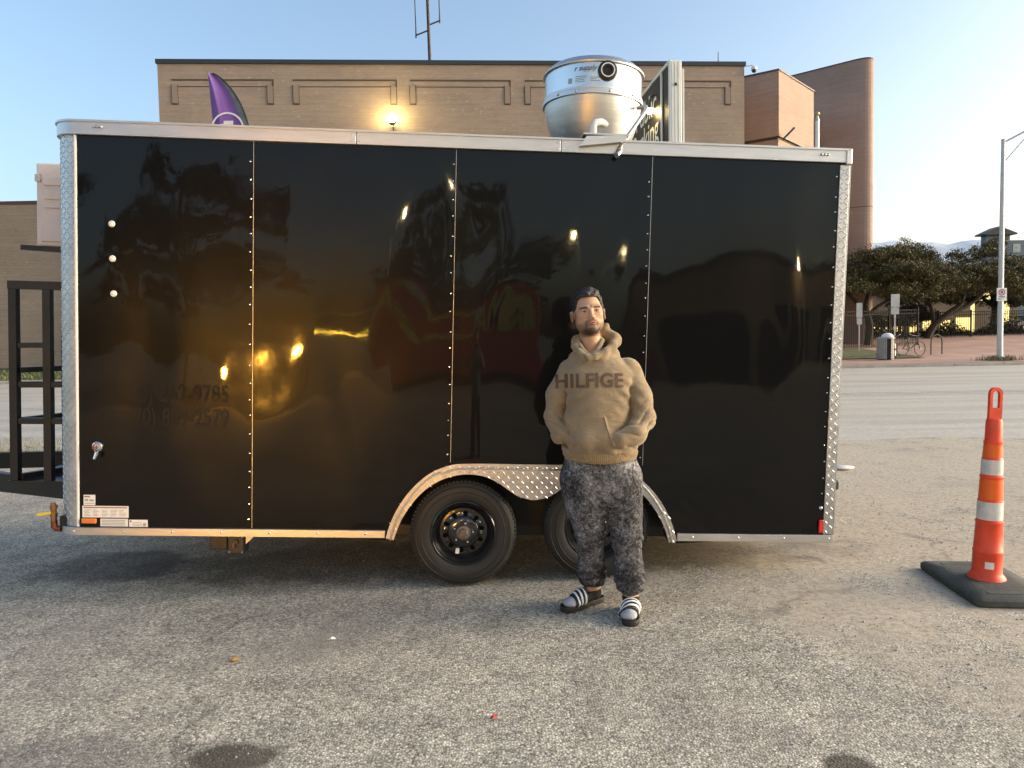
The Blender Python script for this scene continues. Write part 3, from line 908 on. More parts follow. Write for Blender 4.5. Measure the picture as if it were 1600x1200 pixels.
# rolled return of the fender into the well
fr = MB(); vs = []; fs = []
for p in lo: vs += [(p[0], -0.008, p[1]), (p[0], 0.10, p[1] + 0.012)]
for i in range(NP - 1): fs.append((2 * i, 2 * i + 2, 2 * i + 3, 2 * i + 1))
fr.add(vs, fs).build('fender_return', MT['shell'], fender, smooth=True)

# screws along the seams
for si, x in ((1, -1.243), (2, -0.035), (3, 1.168), (4, 2.35)):
    sc = MB()
    z = 0.10 if si in (1, 4) else 0.52
    while z < 2.34:
        jit = random.uniform(-0.006, 0.006)
        sc.lathe([(0.0001, -0.0075), (0.0035, -0.007), (0.0058, -0.0045), (0.0068, -0.0005)], 10, 'Y', (x - 0.017 + jit * 0.6, 0, z))
        z += 0.108 + random.uniform(-0.02, 0.02)
    sc.build('seam_screws', MT['chrome'], trailer, smooth=True, kind='stuff')
    if si < 4: MB().box(x - 0.0008, x + 0.0014, -0.0028, 0.002, 0.045 if si == 1 else 0.47, 2.385).build('seam_edge', MT['grey_metal'], trailer)

# round button vents, latch, stickers, marker lights
for z, x in ((1.869, -2.071), (1.664, -2.068), (1.456, -2.062)):
    bv = MB().lathe([(0.0001, -0.016), (0.007, -0.015), (0.009, -0.009), (0.016, -0.009), (0.02, -0.002)], 18, 'Y', (x, 0, z)).build('button_cap', MT['white_paint'], trailer, smooth=True)
lat = MB().lathe([(0.0001, -0.012), (0.02, -0.012), (0.026, -0.02), (0.031, -0.016), (0.034, 0.0)], 20, 'Y', (-2.157, 0, 0.535)).build('power_inlet', MT['chrome'], trailer, smooth=True)
m = MB(); m.tube([(-2.15, -0.012, 0.515), (-2.145, -0.045, 0.5), (-2.157, -0.052, 0.465)], [0.008, 0.012, 0.007], 8)
m.build('inlet_cover', MT['chrome'], lat, smooth=True)
MB().sphere((-2.168, -0.022, 0.528), 0.009, 8, 6).build('inlet_pin', MT['print_red'], lat, smooth=True)
def sticker(x0, x1, z0, z1, bars, mat='sticker'):
    st = MB().box(x0, x1, -0.0025, 0.001, z0, z1).build('warning_label', MT[mat], trailer)
    for colname in set(b[4] for b in bars):
        p = MB()
        for (a, b, c, d, cn) in bars:
            if cn == colname:
                p.box(x0 + (x1 - x0) * a, x0 + (x1 - x0) * b, -0.0034, -0.002, z0 + (z1 - z0) * c, z0 + (z1 - z0) * d)
        p.build('label_print', MT[colname], st)
sticker(-2.246, -2.178, 0.176, 0.239, [(0.08, 0.55, 0.78, 0.88, 'print_red'), (0.1, 0.4, 0.4, 0.6, 'print_grey'), (0.5, 0.9, 0.38, 0.56, 'print_grey'), (0.1, 0.9, 0.15, 0.22, 'print_grey')])
bars = [(0.03, 0.97, 0.82, 0.9, 'print_red')]
for k in range(5):
    a = 0.04 + k * 0.19
    for q in range(5): bars.append((a, a + random.uniform(0.08, 0.155), 0.14 + q * 0.12, 0.18 + q * 0.12, 'print_grey'))
sticker(-2.254, -1.981, 0.101, 0.172, bars)
sticker(-2.148, -1.985, 0.047, 0.094, [(0.05, 0.9, 0.15 + 0.2 * q, 0.25 + 0.2 * q, 'print_grey') for q in range(4)])
sticker(-1.978, -1.868, 0.046, 0.089, [(0.05, 0.13, 0.68, 0.9, 'print_black'), (0.76, 0.92, 0.1, 0.55, 'print_grey'), (0.2, 0.7, 0.6, 0.66, 'print_grey'), (0.2, 0.7, 0.35, 0.41, 'print_grey'), (0.2, 0.6, 0.15, 0.21, 'print_grey')])
MB().box(-2.254, -2.167, -0.02, 0.001, 0.066, 0.097).build('marker_light', MT['amber'], trailer, bevel=0.006, label='amber side marker light')
MB().box(2.315, 2.344, -0.018, 0.001, 0.055, 0.14).build('marker_light', MT['red_lens'], trailer, bevel=0.005, label='red side marker light')
MB().sphere((2.325, -0.004, 0.215), 0.014, 10, 8).build('grommet', MT['chrome'], trailer, smooth=True)
MB().box(2.416, 2.47, 0.05, 0.14, 0.32, 0.385).build('door_bumper', MT['black_plastic'], trailer, bevel=0.012)
# ghost of lettering once stuck on the sheet
MT['ghost'] = pmat('lettering_ghost', (0.005, 0.0048, 0.0045), 0.5, spec=0.06, var=0.3, vscale=9, coat=0.6)
def ghost(txt, x, z, size, width):
    vs, fs = text_mesh(txt, size, 0.003, 'LEFT')
    xs = [v[0] for v in vs]; s = width / (max(xs) - min(xs))
    m = MB().add([(x + (v[0] - min(xs)) * s, -0.0022, z + v[2]) for v in vs], fs)
    m.build('lettering', MT['ghost'], trailer, recalc=False)
ghost('8) 262-9785', -1.915, 0.815, 0.15, 0.53)
ghost('70) 809-2579', -1.945, 0.67, 0.15, 0.56)

# wheels ---------------------------------------------------------------
MT['tyre'] = pmat('tyre_rubber', (0.022, 0.023, 0.022), 0.62, spec=0.35, var=0.25, vscale=7, bump=0.15, bscale=50, rvar=0.15)
MT['rim'] = pmat('black_rim', (0.01, 0.01, 0.011), 0.18, coat=0.6)
MT['rust_hub'] = pmat('dull_hub', (0.16, 0.14, 0.13), 0.5, 0.5, var=0.3, vscale=30)
def make_wheel(cx, cz, y0, spin):
    w = bpy.data.objects.new('wheel', None); COL.objects.link(w); w.parent = trailer
    w.location = (cx, y0, cz); w.rotation_euler = (0, spin, 0)
    RT = 0.338
    prof = [(0.196, 0.01), (0.2, -0.002), (0.215, -0.012), (0.245, -0.02), (0.285, -0.018), (0.312, -0.008), (0.326, 0.006), (0.334, 0.02), (RT, 0.045), (RT, 0.07), (RT - 0.006, 0.072), (RT - 0.006, 0.078), (RT, 0.08), (RT, 0.125), (RT - 0.006, 0.127), (RT - 0.006, 0.133), (RT, 0.135), (RT, 0.16), (0.332, 0.19), (0.31, 0.212), (0.24, 0.22), (0.196, 0.205)]
    ty = MB().lathe(prof, 72, 'Y').build('tyre', MT['tyre'], w, smooth=True)
    tb = MB()
    for k in range(80):
        a = 2 * math.pi * k / 80
        ca, sa = math.cos(a), math.sin(a)
        M = Matrix(((ca, 0, -sa, 0), (0, 1, 0, 0), (sa, 0, ca, 0), (0, 0, 0, 1)))
        tb.box(0.322, 0.3325, -0.0005, 0.03, -0.0085, 0.0055, M)
    tb.build('tread_blocks', MT['tyre'], ty, kind='stuff')
    rg = MB()
    for rr_ in (0.262, 0.298):
        rg.lathe([(rr_ - 0.003, -0.0185), (rr_, -0.0225), (rr_ + 0.003, -0.0185)], 72, 'Y')
    rg.build('sidewall_ring', MT['tyre'], ty, smooth=True)
    rim = MB().lathe([(0.199, 0.004), (0.203, -0.008), (0.197, -0.012), (0.19, -0.004), (0.184, 0.012), (0.178, 0.016), (0.172, 0.03), (0.163, 0.045), (0.15, 0.055), (0.146, 0.058)], 64, 'Y').build('rim', MT['rim'], w, smooth=True)
    # disc with real openings
    bm = bmesh.new()
    d = MB()
    nh = 10; seg = 80
    inner_r, ro = 0.100, 0.148
    # spoke webs between the holes, hub dish inside
    d.lathe([(0.102, 0.036), (0.098, 0.030), (0.085, 0.024), (0.06, 0.02), (0.045, 0.02)], 64, 'Y')
    d.lathe([(0.149, 0.06), (0.14, 0.05), (0.135, 0.047)], 64, 'Y')
    hole = 0.0155; rc = 0.1185
    ring = []
    for k in range(nh):
        a0 = 2 * math.pi * (k + 0.5) / nh
        # plate sector with a round hole: stitch hole circle to the sector border
        nb = 24; vs = []
        ha = math.pi / nh
        for j in range(nb):
            t = 2 * math.pi * j / nb
            vs.append((rc + hole * math.cos(t), hole * math.sin(t)))
        def border(t):
            # ray from hole centre to sector border
            dx, dy = math.cos(t), math.sin(t); best = 1e9
            for s_ in [i * 0.0008 for i in range(1, 90)]:
                px, py = rc + dx * s_, dy * s_
                rr_ = math.hypot(px, py); an = abs(math.atan2(py, px))
                if rr_ > 0.1365 or rr_ < 0.1005 or an > ha: return (px, py)
            return (px, py)
        vb = [border(2 * math.pi * j / nb) for j in range(nb)]
        ca, sa = math.cos(a0), math.sin(a0)
        def W(p, y): return (p[0] * ca - p[1] * sa, y, p[0] * sa + p[1] * ca)
        allv = [W(p, 0.042) for p in vs] + [W(p, 0.042 if math.hypot(*p) > 0.118 else 0.036) for p in vb] + [W(p, 0.07) for p in vs]
        f = []
        for j in range(nb):
            j2 = (j + 1) % nb
            f += [(j, j2, nb + j2, nb + j), (j, 2 * nb + j, 2 * nb + j2, j2)]
        d.add(allv, f)
    # gap fillers at the sector corners
    d.lathe([(0.15, 0.049), (0.134, 0.0465)], 64, 'Y')
    d.build('disc', MT['rim'], rim, smooth=True)
    MB().lathe([(0.15, 0.11), (0.0001, 0.11)], 32, 'Y').build('drum', MT['shell'], w)
    hub = MB().lathe([(0.047, 0.02), (0.042, 0.006), (0.031, 0.002), (0.028, -0.012), (0.025, -0.015), (0.019, -0.015), (0.017, -0.006), (0.0001, -0.006)], 28, 'Y').build('hub', MT['rust_hub'], w, smooth=True)
    for k in range(5):
        a = 2 * math.pi * k / 5 + 0.25
        MB().lathe([(0.0001, -0.008), (0.006, -0.006), (0.0085, 0.0), (0.0085, 0.022)], 6, 'Y', (0.062 * math.cos(a), 0, 0.062 * math.sin(a))).build('lug_nut', MT['chrome'], w)
    return w
w1 = make_wheel(0.054, 0.019, 0.03, 0.1)
w2 = make_wheel(0.898, 0.066, 0.03, 0.9)
MB().box(-0.035, -0.012, 0.028, 0.04, -0.142, -0.108).build('tag', MT['sticker'], w1)
MB().box(0.02, 0.04, 0.028, 0.04, -0.142, -0.108, Matrix.Rotation(-0.9, 4, 'Y')).build('tag', MT['sticker'], w2)

# tongue frame and black rack ------------------------------------------
for a, b, w_, h_ in (((-2.38, 0.45, 0.16), (-4.2, 1.05, 0.19), 0.06, 0.13), ((-2.38, 2.05, 0.16), (-4.2, 1.35, 0.19), 0.06, 0.13), ((-2.9, 0.62, 0.18), (-2.9, 1.9, 0.18), 0.05, 0.08)):
    MB().bar(a, b, w_, h_).build('tongue_beam', MT['black_steel'], trailer, bevel=0.004)
MB().box(-2.95, -2.42, 0.42, 1.75, 0.226, 0.236).build('tongue_deck', MT['black_steel'], trailer)
for x in (-2.912, -2.697):
    MB().bar((x, 0.45, 0.235), (x, 0.45, 1.545), 0.05).build('rack_post', MT['black_steel'], trailer, bevel=0.003)
for x in (-2.87, -2.64):
    MB().bar((x, 0.98, 0.235), (x, 0.98, 1.2), 0.045).build('rack_post', MT['black_steel'], trailer, bevel=0.003)
for a, b, wd in (((-2.94, 0.45, 1.52), (-2.42, 0.45, 1.52), 0.055), ((-2.885, 0.45, 1.127), (-2.725, 0.45, 1.132), 0.035), ((-2.885, 0.45, 0.87), (-2.42, 0.45, 0.88), 0.04),
                 ((-2.885, 0.45, 0.63), (-2.42, 0.45, 0.635), 0.04), ((-2.885, 0.45, 0.635), (-2.64, 0.98, 0.65), 0.035), ((-2.885, 0.45, 0.965), (-2.42, 0.98, 0.99), 0.035),
                 ((-2.885, 0.45, 0.26), (-2.64, 0.98, 0.26), 0.04), ((-2.87, 0.98, 0.26), (-2.42, 0.98, 0.26), 0.035), ((-2.9, 0.98, 0.9), (-2.42, 0.98, 0.9), 0.03)):
    MB().bar(a, b, wd).build('rack_rail', MT['black_steel'], trailer, bevel=0.003)
# air conditioner on the nose and its shelf
MT['acgrey'] = pmat('pale_grey_cabinet', (0.62, 0.57, 0.55), 0.45, var=0.08, vscale=6)
ac = MB().box(-2.965, -2.43, 0.8, 1.65, 1.815, 2.39).build('air_conditioner', MT['acgrey'], trailer, bevel=0.012, label='pale grey air conditioner cabinet on the trailer nose')
for z0, z1 in ((2.235, 2.29), (2.14, 2.2), (2.08, 2.09)):
    MB().box(-2.91, -2.5, 0.788, 0.803, z0, z1).build('recess_louver', MT['acgrey'], ac, bevel=0.004)
MB().box(-2.93, -2.45, 0.79, 0.802, 1.85, 2.03).build('access_panel', MT['acgrey'], ac, bevel=0.004)
MB().box(-2.968, -2.93, 0.79, 0.803, 2.26, 2.31).build('corner_bracket', MT['grey_metal'], ac)
MB().bar((-3.06, 0.8, 1.803), (-2.42, 0.8, 1.775), 0.05, 0.035).build('air_conditioner_shelf', MT['black_steel'], trailer)
MB().bar((-3.06, 1.65, 1.803), (-2.42, 1.65, 1.775), 0.05, 0.035).build('air_conditioner_shelf', MT['black_steel'], trailer)

# brass drain with yellow lever
MT['brass'] = pmat('weathered_brass', (0.32, 0.17, 0.09), 0.4, 0.9, var=0.25, vscale=30)
MT['copper'] = pmat('brown_fitting', (0.2, 0.07, 0.035), 0.4, 0.6, var=0.2, vscale=30)
MT['yellow_pl'] = pmat('yellow_plastic', (0.75, 0.55, 0.04), 0.4)
dr = MB(); dr.tube([(-2.455, 0.05, 0.178), (-2.453, 0.05, 0.165)], 0.012, 12); dr.tube([(-2.453, 0.05, 0.165), (-2.45, 0.05, 0.06)], [0.017, 0.017], 12); dr.lathe([(0.012, 0.0), (0.022, 0.0), (0.022, 0.02), (0.012, 0.02)], 8, 'Z', (-2.45, 0.05, 0.09)); dr.lathe([(0.012, 0.0), (0.022, 0.0), (0.022, 0.02), (0.012, 0.02)], 8, 'Z', (-2.45, 0.05, 0.14))
dv = dr.build('drain_valve', MT['brass'], trailer, smooth=True)
MB().tube([(-2.45, 0.05, 0.065), (-2.448, 0.05, 0.03), (-2.435, 0.05, 0.018), (-2.405, 0.05, 0.018)], 0.019, 12).build('elbow', MT['copper'], dv, smooth=True)
MB().bar((-2.46, 0.04, 0.118), (-2.54, 0.03, 0.104), 0.014, 0.018).build('lever', MT['yellow_pl'], dv, bevel=0.003)
# outlet box under the floor with a jack arm
ob = MB().box(-1.40, -1.30, 0.03, 0.14, -0.125, -0.01).build('outlet_box', MT['black_plastic'], trailer, bevel=0.008)
for dx in (-1.39, -1.31):
    for dz in (-0.115, -0.02): MB().sphere((dx, 0.03, dz), 0.006, 8, 6).build('screw', MT['chrome'], ob, smooth=True)
MB().tube([(-1.35, 0.028, -0.05), (-1.35, 0.018, -0.05)], 0.018, 14).build('outlet_cap', MT['black_steel'], ob, smooth=True)
MB().tube([(-1.345, 0.02, -0.045), (-1.36, 0.005, -0.055), (-1.355, 0.005, -0.085)], 0.005, 8).build('cap_ring', MT['copper'], ob, smooth=True)
MB().box(-1.52, -1.41, 0.06, 0.13, -0.11, -0.01).build('junction_box', MT['black_steel'], trailer, bevel=0.006)
MB().prism([(-1.295, -0.01), (-1.235, -0.01), (-1.295, -0.07)], 0.05, 0.06).build('gusset', MT['grey_metal'], trailer)

# exhaust fan on the roof ----------------------------------------------
FX, FY = 0.878, 0.60
fan = bpy.data.objects.new('exhaust_fan', None); COL.objects.link(fan); fan.parent = trailer; fan.location = (FX, FY, 0)
fan['label'] = 'spun aluminium upblast exhaust fan on the trailer roof'
MB().box(-0.25, 0.25, -0.25, 0.25, 2.43, 2.50).build('curb', MT['alu'], fan, bevel=0.006)
MB().lathe([(0.215, 2.50), (0.242, 2.555), (0.268, 2.61), (0.294, 2.68), (0.313, 2.745), (0.326, 2.80), (0.332, 2.845)], 64, 'Z').build('bowl', MT['alu_spun'], fan, smooth=True)
MB().lathe([(0.332, 2.84), (0.345, 2.842), (0.345, 2.87), (0.338, 2.875), (0.338, 2.89), (0.33, 2.892)], 64, 'Z').build('flange', MT['alu'], fan, smooth=True)
wb = MB().lathe([(0.331, 2.885), (0.331, 3.045), (0.327, 3.045), (0.327, 2.885)], 64, 'Z').build('windband', MT['alu_bright'], fan, smooth=True)
MB().lathe([(0.329, 3.04), (0.345, 3.043), (0.347, 3.051), (0.30, 3.095), (0.24, 3.115), (0.0001, 3.12)], 64, 'Z').build('rim_cap', MT['alu'], fan, smooth=True)
for a in (-140, -117, -80, -50, -35):
    MB().sphere((0.347 * math.cos(R(a)), 0.347 * math.sin(R(a)), 2.857), 0.008, 8, 6).build('bolt', MT['grey_metal'], fan, smooth=True)
GP = (0.04, -0.338, 2.985)
gr = MB().lathe([(0.028, -0.012), (0.05, -0.014), (0.062, -0.008), (0.064, 0.03)], 32, 'Y', GP).build('cable_grommet', MT['shell'], fan, smooth=True)
MB().lathe([(0.039, -0.0155), (0.043, -0.0165), (0.046, -0.0155)], 32, 'Y', GP).build('grommet_ring', MT['white_paint'], gr, smooth=True)
MB().lathe([(0.0001, -0.002), (0.03, -0.002), (0.03, -0.012)], 24, 'Y', GP).build('grommet_hole', MT['shell'], gr, smooth=True)
# printed maker's plate and script wrapped on the windband
def wrap(vs, a0, z0, r=0.3325):
    out = []
    for v in vs:
        a = a0 + v[0] / r
        out.append((r * math.cos(a), r * math.sin(a), z0 + v[2]))
    return out
vs, fs = text_mesh('r supply', 0.046, 0.0005, 'LEFT', shear=0.35, max_edge=0.03)
MB().add(wrap(vs, R(-121), 2.99), fs).build('lettering', MT['print_black'], wb, recalc=False)
def wrapped_bars(bars, mat, name):
    m = MB()
    for (a, b, z0, z1) in bars:
        n = 6; q = []
        for k in range(n + 1):
            x = a + (b - a) * k / n
            q += [(x, 0, z0), (x, 0, z1)]
        m.add(wrap(q, R(-128), 0.0, 0.3322), [(2 * k, 2 * k + 2, 2 * k + 3, 2 * k + 1) for k in range(n)])
    m.build(name, mat, wb, recalc=False)
wrapped_bars([(0.0, 0.028, 2.915, 2.948)], MT['print_grey'], 'maker_label')
wrapped_bars([(0.05, 0.1 + 0.03 * random.random(), 2.918 + 0.011 * k, 2.922 + 0.011 * k) for k in range(4)] + [(0.15, 0.18 + 0.05 * random.random(), 2.92 + 0.011 * k, 2.924 + 0.011 * k) for k in range(3)], MT['print_grey'], 'maker_label')
# drain elbow, grease tray, conduit
MB().tube([(0.06, -0.25, 2.665), (0.01, -0.31, 2.665), (-0.028, -0.325, 2.657), (-0.04, -0.325, 2.635), (-0.04, -0.325, 2.50)], 0.024, 12).build('drain_elbow', MT['white_pvc'], fan, smooth=True)
tr = MB(); tr.prism([(-0.13, 2.475), (0.12, 2.49), (0.1, 2.45), (-0.17, 2.415)], -0.66, -0.63); tr.box(-0.15, 0.13, -0.66, -0.24, 2.485, 2.495)
tr.build('grease_tray', MT['alu'], fan)
cd = MB().tube([(0.27, -0.2, 2.80), (0.315, -0.26, 2.79), (0.305, -0.31, 2.755), (0.085, -0.62, 2.43), (0.075, -0.645, 2.40)], 0.0135, 10).build('conduit', MT['grey_metal'], fan, smooth=True)
MB().tube([(0.085, -0.60, 2.43), (0.07, -0.645, 2.385), (0.055, -0.66, 2.365)], [0.019, 0.02, 0.018], 10).build('conduit_elbow', MT['chrome'], cd, smooth=True)

# ------------------------------------------------------------------ people: smooth implicit surfaces
def surface_net(f, xs, ys, zs):
    """Quads of the zero level of f on a rectilinear grid."""
    X, Y, Z = np.meshgrid(xs, ys, zs, indexing='ij')
    V = f(X, Y, Z).astype(np.float32)
    ins = V < 0
    nx, ny, nz = V.shape
    C = np.zeros((nx - 1, ny - 1, nz - 1), np.int8)
    for i in (0, 1):
        for j in (0, 1):
            for k in (0, 1):
                C += ins[i:nx - 1 + i, j:ny - 1 + j, k:nz - 1 + k]
    act = (C > 0) & (C < 8)
    idx = -np.ones(act.shape, np.int64)
    cells = np.argwhere(act)
    idx[act] = np.arange(len(cells))
    acc = np.zeros((len(cells), 3)); cnt = np.zeros(len(cells))
    ci, cj, ck = cells.T
    ax_ = (xs, ys, zs)
    corners = [(i, j, k) for i in (0, 1) for j in (0, 1) for k in (0, 1)]
    for a in corners:
        for d in range(3):
            if a[d]: continue
            b = list(a); b[d] = 1
            va = V[ci + a[0], cj + a[1], ck + a[2]]; vb = V[ci + b[0], cj + b[1], ck + b[2]]
            m = (va < 0) != (vb < 0)
            t = np.where(m, va / np.where(m, va - vb, 1), 0)
            pa = np.stack([xs[ci + a[0]], ys[cj + a[1]], zs[ck + a[2]]], 1)
            pb = np.stack([xs[ci + b[0]], ys[cj + b[1]], zs[ck + b[2]]], 1)
            p = pa + (pb - pa) * t[:, None]
            acc[m] += p[m]; cnt[m] += 1
    verts = acc / np.maximum(cnt, 1)[:, None]
    faces = []
    # an edge along each axis that changes sign joins four cells
    e = np.argwhere(ins[:-1, 1:-1, 1:-1] != ins[1:, 1:-1, 1:-1]); i, j, k = e[:, 0], e[:, 1] + 1, e[:, 2] + 1
    q = np.stack([idx[i, j - 1, k - 1], idx[i, j, k - 1], idx[i, j, k], idx[i, j - 1, k]], 1); fl = ins[i, j, k]
    faces.append(np.where(fl[:, None], q, q[:, ::-1]))
    e = np.argwhere(ins[1:-1, :-1, 1:-1] != ins[1:-1, 1:, 1:-1]); i, j, k = e[:, 0] + 1, e[:, 1], e[:, 2] + 1
    q = np.stack([idx[i - 1, j, k - 1], idx[i - 1, j, k], idx[i, j, k], idx[i, j, k - 1]], 1); fl = ins[i, j, k]
    faces.append(np.where(fl[:, None], q, q[:, ::-1]))
    e = np.argwhere(ins[1:-1, 1:-1, :-1] != ins[1:-1, 1:-1, 1:]); i, j, k = e[:, 0] + 1, e[:, 1] + 1, e[:, 2]
    q = np.stack([idx[i - 1, j - 1, k], idx[i, j - 1, k], idx[i, j, k], idx[i - 1, j, k]], 1); fl = ins[i, j, k]
    faces.append(np.where(fl[:, None], q, q[:, ::-1]))
    F = np.concatenate(faces)
    F = F[(F >= 0).all(1)]
    return verts, F

def net_object(name, f, bounds, step, mat, parent=None, smooth_it=1, colour=None, biggest=False):
    ax3 = []
    for k in range(3):
        lo, hi = bounds[2 * k], bounds[2 * k + 1]
        s = step[k] if isinstance(step, (tuple, list)) else step
        if callable(s): ax3.append(s())
        else: ax3.append(np.arange(lo, hi + s, s))
    v, F = surface_net(f, *ax3)
    me = bpy.data.meshes.new(name)
    me.vertices.add(len(v)); me.vertices.foreach_set('co', v.astype(np.float32).ravel())
    me.loops.add(F.size); me.loops.foreach_set('vertex_index', F.astype(np.int32).ravel())
    me.polygons.add(len(F)); me.polygons.foreach_set('loop_start', np.arange(0, F.size, 4, dtype=np.int32)); me.polygons.foreach_set('loop_total', np.full(len(F), 4, np.int32))
    me.update(calc_edges=True); me.validate()
    if biggest:
        bm = bmesh.new(); bm.from_mesh(me)
        seen = set(); best = []
        for s0 in bm.verts:
            if s0 in seen: continue
            st = [s0]; seen.add(s0); comp = []
            while st:
                q = st.pop(); comp.append(q)
                for e in q.link_edges:
                    o2 = e.other_vert(q)
                    if o2 not in seen: seen.add(o2); st.append(o2)
            if len(comp) > len(best): best = comp
        keep = set(best)
        bmesh.ops.delete(bm, geom=[q for q in bm.verts if q not in keep], context='VERTS')
        bm.to_mesh(me); bm.free()
    if colour is not None:
        co = np.zeros(len(me.vertices) * 3, np.float32); me.vertices.foreach_get('co', co); co = co.reshape(-1, 3)
        c = colour(co[:, 0], co[:, 1], co[:, 2])
        at = me.color_attributes.new('tint', 'FLOAT_COLOR', 'POINT')
        at.data.foreach_set('color', np.concatenate([c, np.ones((len(c), 1))], 1).astype(np.float32).ravel())
    o = link_mesh(name, me, mat, parent, smooth='all')
    if smooth_it:
        s = o.modifiers.new('smooth', 'SMOOTH'); s.factor = 0.5; s.iterations = smooth_it
    return o

def smin(a, b, k):
    h = np.clip(0.5 + 0.5 * (b - a) / k, 0, 1)
    return b + (a - b) * h - k * h * (1 - h)
def smax(a, b, k): return -smin(-a, -b, k)
def ell(X, Y, Z, c, r):
    q = np.sqrt(((X - c[0]) / r[0]) ** 2 + ((Y - c[1]) / r[1]) ** 2 + ((Z - c[2]) / r[2]) ** 2)
    return (q - 1) * min(r)
def cone(X, Y, Z, a, b, ra, rb, sy=1.0):
    """Capsule whose radius runs from ra to rb."""
    a = np.array(a, float); b = np.array(b, float); d = b - a
    t = np.clip(((X - a[0]) * d[0] + (Y - a[1]) * d[1] + (Z - a[2]) * d[2]) / (d @ d), 0, 1)
    return np.sqrt((X - a[0] - d[0] * t) ** 2 + ((Y - a[1] - d[1] * t) / sy) ** 2 + (Z - a[2] - d[2] * t) ** 2) - (ra + (rb - ra) * t)
def chain(X, Y, Z, pts, k, sy=1.0):
    out = None
    for (a, ra), (b, rb) in zip(pts, pts[1:]):
        c = cone(X, Y, Z, a, b, ra, rb, sy)
        out = c if out is None else smin(out, c, k)
    return out
def loft(X, Y, Z, rows, power=2.4):
    """rows: z, cx, cy, half width, half depth."""
    z = np.array([r[0] for r in rows])
    g = [np.interp(Z, z, [r[i] for r in rows]) for i in range(1, 5)]
    q = (np.abs((X - g[0]) / g[2]) ** power + np.abs((Y - g[1]) / g[3]) ** power) ** (1 / power)
    d = (q - 1) * np.minimum(g[2], g[3])
    return np.maximum(d, np.maximum(z[0] - Z, Z - z[-1]))
def wob(X, Y, Z, a=1.0):
    return np.sin(X * 31 * a + np.sin(Z * 17 * a) * 1.7 + Y * 11 * a) * np.sin(Z * 37 * a + np.sin(X * 23 * a + 1) * 1.4 + Y * 19 * a)

def tint_mat(name, rough=0.6, spec=0.4, sub=0.0, bump=0.0, bscale=200, bdist=0.0006):
    m, nt, bs = newmat(name)
    a = nt.nodes.new('ShaderNodeVertexColor'); a.layer_name = 'tint'
    nt.links.new(a.outputs['Color'], bs.inputs['Base Color'])
    bs.inputs['Roughness'].default_value = rough; bs.inputs['Specular IOR Level'].default_value = spec
    if sub:
        bs.inputs['Subsurface Weight'].default_value = sub; bs.inputs['Subsurface Radius'].default_value = (0.012, 0.005, 0.003); bs.inputs['Subsurface Scale'].default_value = 0.5
    if bump:
        tc = nt.nodes.new('ShaderNodeTexCoord')
        nb = N(nt, 'ShaderNodeTexNoise', Scale=bscale, Detail=3.0); nt.links.new(tc.outputs['Object'], nb.inputs['Vector'])
        bp = N(nt, 'ShaderNodeBump', Strength=bump, Distance=bdist); nt.links.new(nb.outputs['Fac'], bp.inputs['Height']); nt.links.new(bp.outputs['Normal'], bs.inputs['Normal'])
    return m
MT['skin'] = tint_mat('skin', 0.55, 0.35, 0.0, 0.35, 260)
MT['hair'] = pmat('black_hair', (0.012, 0.010, 0.009), 0.5, var=0.5, vscale=120, bump=0.9, bscale=160, bdist=0.006)
MT['eye'] = tint_mat('eye', 0.15, 0.5)

